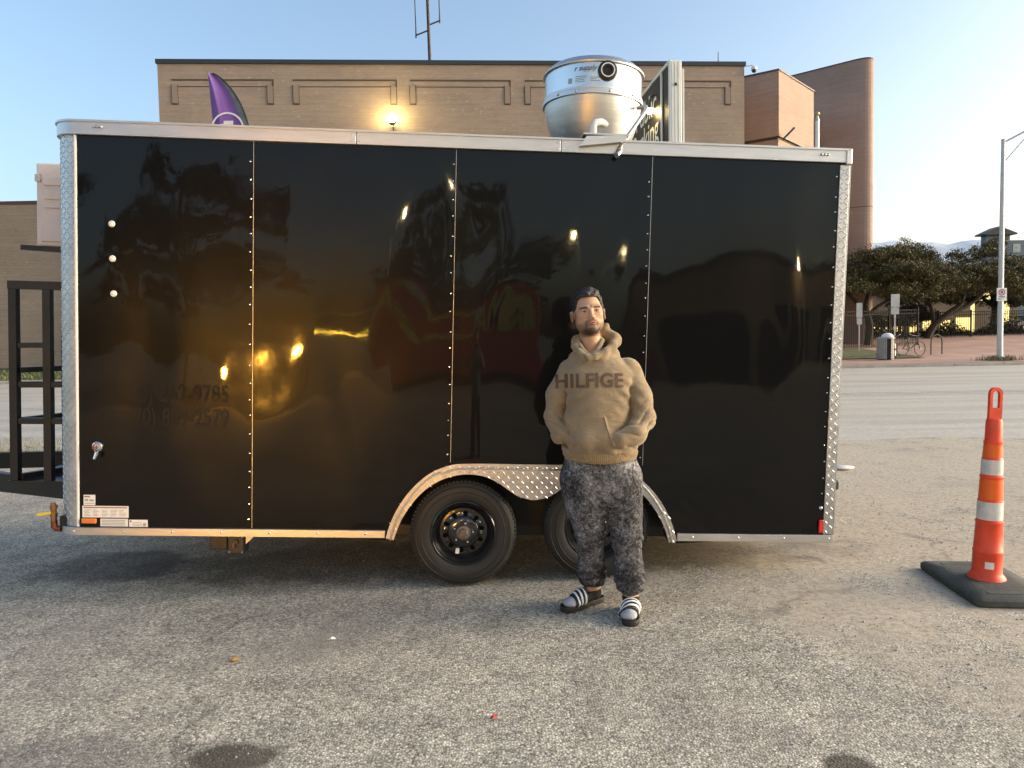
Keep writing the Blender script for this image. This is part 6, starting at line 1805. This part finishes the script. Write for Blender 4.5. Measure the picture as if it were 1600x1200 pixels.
# ------------------------------------------------------------------ railings
MT['rail_black'] = pmat('black_railing', (0.01, 0.01, 0.011), 0.7, spec=0.1)
def railing(label, A, B, h):
    ax3, ay3 = A; L = math.hypot(B[0] - ax3, B[1] - ay3); an = math.atan2(B[1] - ay3, B[0] - ax3)
    za, zb = zg(*A) + 0.05, zg(*B) + 0.05
    t = thing('railing', label, 'railing', (ax3, ay3, za), an)
    sl = (zb - za) / L
    nb = max(1, int(L / 2.4)); bay_ = L / nb
    for i in range(nb + 1):
        u = i * bay_; MB().box(u - 0.04, u + 0.04, -0.04, 0.04, sl * u - 0.05, sl * u + h + 0.08).build('post', MT['rail_black'], t)
    for i in range(nb):
        u0, u1 = i * bay_ + 0.04, (i + 1) * bay_ - 0.04
        for hh in (0.15, h - 0.25, h - 0.05):
            MB().bar((u0, 0, sl * u0 + hh), (u1, 0, sl * u1 + hh), 0.03, 0.04).build('rail', MT['rail_black'], t)
        pk = MB(); np_ = int(bay_ / 0.14)
        for k in range(1, np_):
            u = u0 + (u1 - u0) * k / np_; pk.box(u - 0.011, u + 0.011, -0.011, 0.011, sl * u + 0.05, sl * u + h)
        pk.build('pickets', MT['rail_black'], t, kind='stuff')
railing('black steel railing on the slope behind the litter bin', (17.0, 39.6), (23.6, 42.8), 2.1)
railing('long black steel railing along the back of the pink plaza', (23.7, 48.6), (46, 52.6), 1.75)
# hedge at the foot of the railing
def leaf_cloud(name, pts, size, mat, parent=None, kind=None, flat=0.35):
    n = len(pts); q = RNG.normal(size=(n, 3)); q /= np.linalg.norm(q, axis=1)[:, None]
    r2 = RNG.normal(size=(n, 3)); s_ = np.cross(q, r2); s_ /= np.linalg.norm(s_, axis=1)[:, None]; t_ = np.cross(q, s_)
    sz = size * RNG.uniform(0.6, 1.4, (n, 1))
    P = np.asarray(pts)
    v = np.empty((n, 4, 3)); v[:, 0] = P - s_ * sz; v[:, 1] = P - t_ * sz * flat; v[:, 2] = P + s_ * sz; v[:, 3] = P + t_ * sz * flat
    me = bpy.data.meshes.new(name)
    me.vertices.add(n * 4); me.vertices.foreach_set('co', v.astype(np.float32).ravel())
    me.loops.add(n * 4); me.loops.foreach_set('vertex_index', np.arange(n * 4, dtype=np.int32))
    me.polygons.add(n); me.polygons.foreach_set('loop_start', np.arange(0, n * 4, 4, dtype=np.int32)); me.polygons.foreach_set('loop_total', np.full(n, 4, np.int32))
    me.update(calc_edges=True)
    return link_mesh(name, me, mat, parent, kind=kind)
def leaf_material(name, cols):
    m, nt, bs = newmat(name); L = nt.links.new
    g = nt.nodes.new('ShaderNodeNewGeometry')
    r = ramp(nt, [(i / (len(cols) - 1), c) for i, c in enumerate(cols)]); L(g.outputs['Random Per Island'], r.inputs['Fac'])
    tc = nt.nodes.new('ShaderNodeTexCoord'); nz = N(nt, 'ShaderNodeTexNoise', Scale=0.55, Detail=3.0); L(tc.outputs['Object'], nz.inputs['Vector'])
    r2 = ramp(nt, [(0.35, (0.7, 0.75, 0.8)), (0.65, (1.25, 1.15, 0.95))]); L(nz.outputs['Fac'], r2.inputs['Fac'])
    L(mixc(nt, 1.0, r.outputs['Color'], r2.outputs['Color'], 'MULTIPLY'), bs.inputs['Base Color'])
    bs.inputs['Roughness'].default_value = 0.7; bs.inputs['Specular IOR Level'].default_value = 0.25
    return m
MT['oak'] = leaf_material('oak_leaves', [(0.045, 0.048, 0.018), (0.08, 0.078, 0.03), (0.13, 0.112, 0.05)])
MT['oak_dark'] = leaf_material('dark_leaves', [(0.02, 0.028, 0.014), (0.035, 0.042, 0.02), (0.06, 0.06, 0.03)])
MT['bark'] = pmat('bark', (0.05, 0.038, 0.028), 0.9, var=0.4, vscale=6, bump=0.8, bscale=14, bdist=0.03)
def oak(name, label, base, limbs, puffs, n, leaf, mat, group='live oaks behind the street'):
    """limbs: polylines with radii; puffs: (centre, radii) clumps of the crown."""
    t = thing(name, label, 'tree', base, 0, group)
    tr = MB()
    for pts, rs in limbs:
        cp_ = catmull(pts, 4); k = len(cp_)
        tr.tube(cp_, [rs[0] + (rs[1] - rs[0]) * i / (k - 1) for i in range(k)], 8)
    tr.build('trunk', MT['bark'], t, smooth=True)
    wts = np.array([p[1][0] * p[1][1] * p[1][2] for p in puffs]) ** 0.75; wts /= wts.sum()
    P = []
    for (c, r), w_ in zip(puffs, wts):
        k = int(n * w_)
        # small sprays gathered on the shell of each clump leave gaps between them
        ns = max(6, k // 22)
        d = RNG.normal(size=(ns, 3)); d /= np.linalg.norm(d, axis=1)[:, None]
        d[:, 2] = np.where(d[:, 2] < -0.5, -d[:, 2] * 0.3, d[:, 2])
        rad = RNG.uniform(0.25, 1.04, (ns, 1))
        cs = np.array(c) + d * rad * np.array(r)
        pick = RNG.integers(0, ns, k)
        P.append(cs[pick] + RNG.normal(size=(k, 3)) * np.array([0.2, 0.2, 0.11]) * (min(r) ** 0.5) * 0.85)
    leaf_cloud('crown', np.concatenate(P), leaf, mat, t)
    return t
def puff_field(cx, cy, cz, rx_, ry_, rz_, k, pr, seed):
    g = np.random.default_rng(seed); out = []
    for i in range(k):
        a = g.uniform(0, 6.283); q = math.sqrt(g.uniform(0, 1))
        x = cx + rx_ * q * math.cos(a); y = cy + ry_ * q * math.sin(a)
        top = rz_ * math.sqrt(max(0.05, 1 - q * q * 0.92))
        z = cz + top * g.uniform(-0.15, 1.0)
        s_ = g.uniform(0.75, 1.3) * pr
        out.append(((x, y, z), (s_ * 1.25, s_ * 1.1, s_ * 0.62)))
    return out
b1 = (21.1, 43.6, zg(21, 43.6))
oak('oak_tree', 'brownish spreading live oak beside the tower foot', b1,
    [([(0, 0, -0.1), (0.1, 0, 1.2), (-0.2, 0, 2.3)], (0.26, 0.2)), ([(0.0, 0, 1.8), (0.9, 0, 2.5), (2.2, 0.2, 2.9)], (0.15, 0.06)), ([(-0.1, 0, 2.0), (-1.0, 0, 2.9), (-1.8, 0, 3.6)], (0.14, 0.05)), ([(-0.2, 0, 2.2), (0.2, 0.3, 3.4), (0.6, 0.3, 4.6)], (0.14, 0.05))],
    puff_field(0.0, 0, 3.1, 4.1, 2.6, 2.9, 46, 1.0, 3), 85000, 0.07, MT['oak'])
b2 = (27.6, 49.0, zg(27.6, 49))
oak('oak_tree', 'broad dark live oak with forked leaning trunk behind the railing', b2,
    [([(0, 0, -0.1), (0.5, 0, 0.9), (1.5, 0, 1.7), (2.3, 0, 2.4), (2.4, 0, 3.6)], (0.28, 0.13)), ([(1.3, 0, 1.55), (2.9, 0, 2.3), (4.0, 0.1, 3.2)], (0.2, 0.09)), ([(2.3, 0, 2.5), (1.6, 0, 3.3), (1.9, 0, 4.4)], (0.15, 0.07)), ([(0.5, 0, 0.9), (0.3, 0.2, 2.4), (-0.6, 0.3, 4.0)], (0.17, 0.06))],
    puff_field(1.3, 0.3, 3.1, 5.6, 3.4, 3.5, 70, 1.1, 5), 110000, 0.075, MT['oak'])
b3 = (37.5, 57.5, zg(37.5, 57.5))
oak('oak_tree', 'dense green tree partly cut off by the picture edge beyond the lamp pole', b3,
    [([(0, 0, -0.1), (0.2, 0, 1.6), (0.0, 0, 3.2)], (0.3, 0.18)), ([(0, 0, 2.2), (1.4, 0, 3.6), (2.6, 0, 4.8)], (0.16, 0.06)), ([(0, 0, 2.2), (-1.6, 0, 3.4), (-2.8, 0, 4.4)], (0.16, 0.06))],
    puff_field(1.0, 0, 2.6, 6.5, 3.5, 3.6, 50, 1.25, 8), 60000, 0.095, MT['oak_dark'])
b4 = (30.0, 57.0, zg(30, 57))
oak('shrub_tree', 'dark low evergreen tree between the two oaks', b4,
    [([(0, 0, -0.1), (0.1, 0, 1.2)], (0.15, 0.1))], puff_field(0, 0, 0.9, 2.6, 2.0, 2.6, 16, 0.8, 11), 14000, 0.10, MT['oak_dark'], 'low planting behind the railing')
hg = [((RNG.uniform(24.5, 45)), 0, 0) for _ in range(12000)]
pts = []
for (x, _, _) in hg:
    y = 50.6 + (x - 24) * 0.17 + RNG.normal() * 0.35
    pts.append((x, y, zg(x, y) + abs(RNG.normal()) * (0.35 + 0.25 * math.sin(x * 1.3)) + 0.05))
hd_o = leaf_cloud('hedge', np.array(pts), 0.1, MT['oak_dark'])
tag(hd_o, 'low dark ground cover planted along the plaza railing', kind='stuff')

# ------------------------------------------------------------------ cars
MT['glass_dark'] = pmat('car_glass', (0.02, 0.022, 0.025), 0.08, coat=0.5)
def car(label, loc, rz, paint, head=None, tall=0.0):
    t = thing('parked_car', label, 'car', loc, rz)
    side = [(-2.2, 0.35), (-2.22, 0.62), (-2.05, 0.8), (-1.3, 0.92 + tall * 0.3), (-0.7, 1.32 + tall), (0.75, 1.36 + tall), (1.55, 0.98 + tall * 0.5), (2.15, 0.9 + tall * 0.4), (2.2, 0.55), (2.15, 0.32)]
    b_ = MB(); n_ = len(side); vs = []
    for (y, sc2) in ((-0.86, 0.0), (-0.78, 1.0), (0.78, 1.0), (0.86, 0.0)):
        for (x, z) in side:
            k = 1 if sc2 else (0.97 if z < 1.0 + tall * 0.4 else None)
            zz = z if sc2 else min(z, 0.92 + tall * 0.4)
            vs.append((x * (1 if sc2 else 0.985), y if z < 1.0 + tall * 0.4 or not sc2 else y * 0.82, zz))
    fs = [tuple(range(n_)), tuple(range(4 * n_ - 1, 3 * n_ - 1, -1))]
    for i in range(3):
        for j in range(n_): fs.append((i * n_ + j, i * n_ + (j + 1) % n_, (i + 1) * n_ + (j + 1) % n_, (i + 1) * n_ + j))
    b_.add(vs, fs).build('body', paint, t, smooth=True)
    gl_ = MB(); gl_.add([(-1.24, -0.6, 0.97 + tall * 0.33), (-1.24, 0.6, 0.97 + tall * 0.33), (-0.74, 0.55, 1.31 + tall), (-0.74, -0.55, 1.31 + tall)], [(0, 1, 2, 3)])
    gl_.build('windscreen', MT['glass_dark'], t)
    for s_ in (-1, 1):
        MB().add([(-1.05, s_ * 0.79, 0.96 + tall * 0.4), (1.35, s_ * 0.79, 0.98 + tall * 0.5), (0.7, s_ * 0.68, 1.28 + tall), (-0.62, s_ * 0.68, 1.26 + tall)], [(0, 1, 2, 3)]).build('side_window', MT['glass_dark'], t)
        for wx in (-1.38, 1.38):
            wo = MB().lathe([(0.2, -0.12), (0.31, -0.12), (0.33, -0.08), (0.33, 0.08), (0.31, 0.12), (0.2, 0.12)], 24, 'Y', (wx, s_ * 0.78, 0.33)).build('wheel', MT['tyre'], t, smooth=True)
            MB().lathe([(0.0001, s_ * 0.1), (0.2, s_ * 0.11)], 20, 'Y', (wx, s_ * 0.78, 0.33)).build('rim', MT['grey_metal'], wo, smooth=True)
        hl = MB().sphere((-2.14, s_ * 0.62, 0.68 + tall * 0.25), 0.13, 14, 10, (0.5, 1.2, 0.6)).build('headlight', head or MT['white_paint'], t, smooth=True)
    return t
MT['paint_grey'] = pmat('dark_grey_paint', (0.06, 0.065, 0.07), 0.25, coat=1.0)
car('dark grey saloon parked behind the railing beside the yellow board', (40.5, 57.6, zg(40, 57.6)), R(12), MT['paint_grey'])

# ------------------------------------------------------------------ what stands behind the camera and shows in the glossy side
MT['amber_head'] = emit_mat('amber_headlamp', (1.0, 0.42, 0.03), 300.0)
MT['paint_white'] = pmat('pale_van_paint', (0.45, 0.43, 0.4), 0.3, coat=0.6)
vn = car('dark car with lit amber lamps facing the trailer, seen in the black side', (-5.4, -15.7, 0), R(-90), MT['paint_grey'], MT['amber_head'], 0.25)
def panel_glow_beam(parent, loc, target, power):  # added narrow spots, aimed to put the amber glow on the black panels
    ld = bpy.data.lights.new('beam', 'SPOT'); ld.energy = power; ld.color = (1.0, 0.45, 0.06); ld.spot_size = R(11); ld.spot_blend = 1.0; ld.shadow_soft_size = 0.1
    lo_ = bpy.data.objects.new('beam', ld); COL.objects.link(lo_); lo_.location = loc
    lo_.rotation_euler = (Vector(loc) - Vector(target)).to_track_quat('Z', 'Y').to_euler()
for hx in (-6.02, -4.78):
    panel_glow_beam(vn, (hx, -12.9, 1.12), (-1.35, 4.46, 1.35), 850)
vn.scale = (1.15, 1.15, 1.5)
MT['tube_y'] = emit_mat('yellow_tube', (1.0, 0.6, 0.05), 30.0)
tb_ = thing('market_stall', 'small stall with a yellow strip light, seen in the black side', 'stall', (-3.1, -13.9, 0))
MB().box(-0.85, 0.85, -0.7, 0.0, 0.0, 0.95).build('counter', MT['paint_white'], tb_, bevel=0.02)
MB().box(-0.85, -0.8, -0.7, -0.65, 0.95, 2.1).build('post', MT['grey_paint'], tb_)
MB().box(0.8, 0.85, -0.7, -0.65, 0.95, 2.1).build('post', MT['grey_paint'], tb_)
MB().box(-0.95, 0.95, -0.9, 0.1, 2.1, 2.15).build('canopy', MT['paint_white'], tb_)
MB().tube([(-0.75, 0.03, 1.52), (0.72, 0.03, 1.44)], 0.022, 8).build('strip_light', MT['tube_y'], tb_)
MT['stall_red'] = pmat('red_painted_panel', (0.55, 0.06, 0.05), 0.5)
MT['stall_yel'] = pmat('olive_lettering', (0.65, 0.62, 0.15), 0.5)
ft = thing('red_food_stand', 'red food stand with tall pale lettering, seen in the black side', 'stand', (0.4, -16.2, 0))
MB().box(-2.9, 2.9, -2.2, 0.0, 0.3, 3.2).build('body', MT['stall_red'], ft, bevel=0.05)
MB().box(-3.0, 3.0, -2.4, 0.25, 3.2, 3.3).build('roof', MT['shell'], ft)
MB().box(-2.7, 2.7, -2.0, -0.2, 0.0, 0.3).build('skirt', MT['shell'], ft)
vs, fs = text_mesh('MACA', 1.7, 0.03, 'CENTER')
MB().add([(-v[0] * 1.15, 0.012, v[2] + 1.75) for v in vs], fs).build('lettering', MT['stall_yel'], ft, recalc=False)
MB().box(-0.4, 0.5, 0.0, 0.02, 2.3, 2.9).build('menu_board', MT['white_paint'], ft)
for i, (x, y, h, s_, sd) in enumerate(((-12.3, -27.3, 6.0, 4.6, 21), (1.8, -26.0, 4.6, 4.2, 22), (-24, -24, 6, 4.5, 25), (26, -30, 5.5, 4.5, 26))):
    lb = ['large dark tree behind the amber-lit car, seen in the black side', 'dark tree behind the red food stand, seen in the black side', 'dark tree farthest along the lot, seen in the black side', 'dark tree behind the tan shop, seen in the black side'][i]
    oak('shade_tree', lb, (x, y, 0), [([(0, 0, -0.1), (0.2, 0, 2.0), (0.0, 0, h)], (0.35, 0.2))], puff_field(0, 0, h - 1.8, s_, s_ * 0.8, 5.2, 30, 1.5, sd), 14000, 0.16, MT['oak_dark'], 'trees behind the lot')
sh_ = thing('tan_shop', 'low tan shop with dark openings, seen in the black side', 'building', (8.6, -19.5, 0))
MB().box(0, 13, -6, 0, 0, 4.3).build('wall', MT['tanwall'], sh_)
MB().box(-0.2, 13.2, -6.2, 0.3, 4.3, 4.5).build('roof', MT['coping'], sh_)
for u in (0.6, 3.2, 5.8, 8.4, 11.0):
    MB().box(u, u + 1.9, -0.05, 0.04, 0.1, 2.7).build('shopfront', MT['glass_dark'], sh_)
street_lamp('street_lamp', 'lit street lamp behind the red food stand, seen in the black side', (-2.2, -21.3, 0), 6.0, R(10), 0.9, 220, 'lit street lamps behind the lot')
street_lamp('street_lamp', 'lit street lamp over the tan shop, seen in the black side', (14.9, -18.6, 0), 3.6, R(170), 0.5, 160, 'lit street lamps behind the lot')
street_lamp('street_lamp', 'lit street lamp between the red stand and the tan shop, seen in the black side', (6.2, -21.0, 0), 4.9, R(150), 0.6, 120, 'lit street lamps behind the lot')

# the person taking the picture, mirrored faintly in the side
def ph_body(X, Y, Z):
    d = ell(X, Y, Z, (0.0, -0.02, 1.62), (0.076, 0.098, 0.115))
    d = smin(d, ell(X, Y, Z, (0.0, 0.02, 1.56), (0.056, 0.07, 0.07)), 0.03)
    d = smin(d, cone(X, Y, Z, (0, 0.08, 1.60), (0, 0.095, 1.585), 0.01, 0.014), 0.012)
    d = smin(d, ell(np.abs(X), Y, Z, (0.084, -0.02, 1.61), (0.009, 0.02, 0.032)), 0.01)
    d = smin(d, cone(X, Y, Z, (0, -0.03, 1.55), (0, -0.05, 1.36), 0.055, 0.062), 0.02)
    d = smin(d, loft(X, Y, Z, [(0.85, 0, -0.05, 0.15, 0.1), (1.1, 0, -0.05, 0.16, 0.11), (1.3, 0, -0.05, 0.185, 0.1), (1.38, 0, -0.05, 0.11, 0.07)]), 0.04)
    for s_ in (-1, 1):
        d = smin(d, chain(X, Y, Z, [((s_ * 0.18, -0.05, 1.33), 0.052), ((s_ * 0.29, 0.08, 1.2), 0.042), ((s_ * 0.12, 0.33, 1.42), 0.028)], 0.02), 0.025)
        d = smin(d, ell(X, Y, Z, (s_ * 0.1, 0.365, 1.455), (0.018, 0.035, 0.045)), 0.015)
        for k in range(4):
            z0 = 1.435 + k * 0.019
            d = smin(d, chain(X, Y, Z, [((s_ * 0.104, 0.385, z0), 0.008), ((s_ * 0.108, 0.418, z0 + 0.004), 0.0075), ((s_ * 0.088, 0.432, z0 + 0.006), 0.007)], 0.004), 0.006)
        d = smin(d, cone(X, Y, Z, (s_ * 0.095, 0.37, 1.44), (s_ * 0.06, 0.385, 1.455), 0.01, 0.008), 0.01)
        d = smin(d, chain(X, Y, Z, [((s_ * 0.09, -0.05, 0.86), 0.085), ((s_ * 0.1, -0.04, 0.46), 0.055), ((s_ * 0.11, -0.06, 0.08), 0.038)], 0.03), 0.04)
        d = smin(d, cone(X, Y, Z, (s_ * 0.11, -0.05, 0.05), (s_ * 0.13, 0.1, 0.04), 0.035, 0.03), 0.03)
    return d
PH = Vector((-0.03, -0.50, -0.03))
ph = net_object('person', ph_body, (-0.36, 0.36, -0.2, 0.46, 0.0, 1.76), 0.009, MT['skin'], smooth_it=1, colour=lambda X, Y, Z: np.tile(SKIN, (len(X), 1)), biggest=True)
ph.location = PH
tag(ph, 'person in a grey shirt holding up a phone, seen mirrored in the black side', 'person')
net_object('hair', lambda X, Y, Z: smax(ell(X, Y, Z, (0, -0.025, 1.645), (0.083, 0.104, 0.105)), 1.62 - 0.35 * np.minimum(Y * -1 + 0.02, 0.12) - Z + np.where(Y > 0.04, 0.07, 0), 0.01), (-0.1, 0.1, -0.14, 0.1, 1.54, 1.77), 0.007, MT['hair'], ph)
MT['shirt'] = pmat('grey_shirt', (0.16, 0.165, 0.17), 0.9, bump=0.3, bscale=12, bdist=0.01)
MT['trs'] = pmat('black_trousers', (0.012, 0.012, 0.013), 0.9)
def shirt_sdf(X, Y, Z):
    d = loft(X, Y, Z, [(0.80, 0, -0.05, 0.185, 0.135), (1.1, 0, -0.05, 0.19, 0.14), (1.3, 0, -0.05, 0.205, 0.125), (1.37, 0, -0.05, 0.15, 0.1), (1.41, 0, -0.05, 0.08, 0.08)])
    for s_ in (-1, 1):
        d = smin(d, cone(X, Y, Z, (s_ * 0.17, -0.05, 1.325), (s_ * 0.26, 0.045, 1.235), 0.075, 0.068), 0.02)
    return d + 0.004 * wob(X, Y, Z, 0.6)
net_object('shirt', shirt_sdf, (-0.36, 0.36, -0.24, 0.16, 0.78, 1.43), 0.01, MT['shirt'], ph)
def tr_sdf(X, Y, Z):
    d = loft(X, Y, Z, [(0.7, 0, -0.05, 0.17, 0.12), (0.92, 0, -0.05, 0.165, 0.115)])
    for s_ in (-1, 1): d = smin(d, chain(X, Y, Z, [((s_ * 0.09, -0.05, 0.8), 0.095), ((s_ * 0.1, -0.04, 0.46), 0.075), ((s_ * 0.11, -0.06, 0.09), 0.062)], 0.03), 0.02)
    return np.maximum(d, np.maximum(0.06 - Z, Z - 0.92))
net_object('trousers', tr_sdf, (-0.25, 0.25, -0.2, 0.12, 0.05, 0.94), 0.01, MT['trs'], ph)
for s_ in (-1, 1):
    net_object('shoe', lambda X, Y, Z: np.maximum(smin(cone(X, Y, Z, (s_ * 0.11, -0.07, 0.045), (s_ * 0.135, 0.13, 0.04), 0.047, 0.043), ell(X, Y, Z, (s_ * 0.11, -0.06, 0.07), (0.045, 0.05, 0.04)), 0.02), 0.004 - Z), (s_ * 0.12 - 0.09, s_ * 0.12 + 0.09, -0.15, 0.2, 0.0, 0.12), 0.008, MT['slide'], ph)
phone = MB().box(-0.078, 0.078, -0.0045, 0.0045, -0.037, 0.037).build('smartphone', MT['black_plastic'], bevel=0.004)
phone.location = (-0.03, -0.085, 1.442); tag(phone, 'black smartphone held up sideways by the mirrored photographer', 'phone')
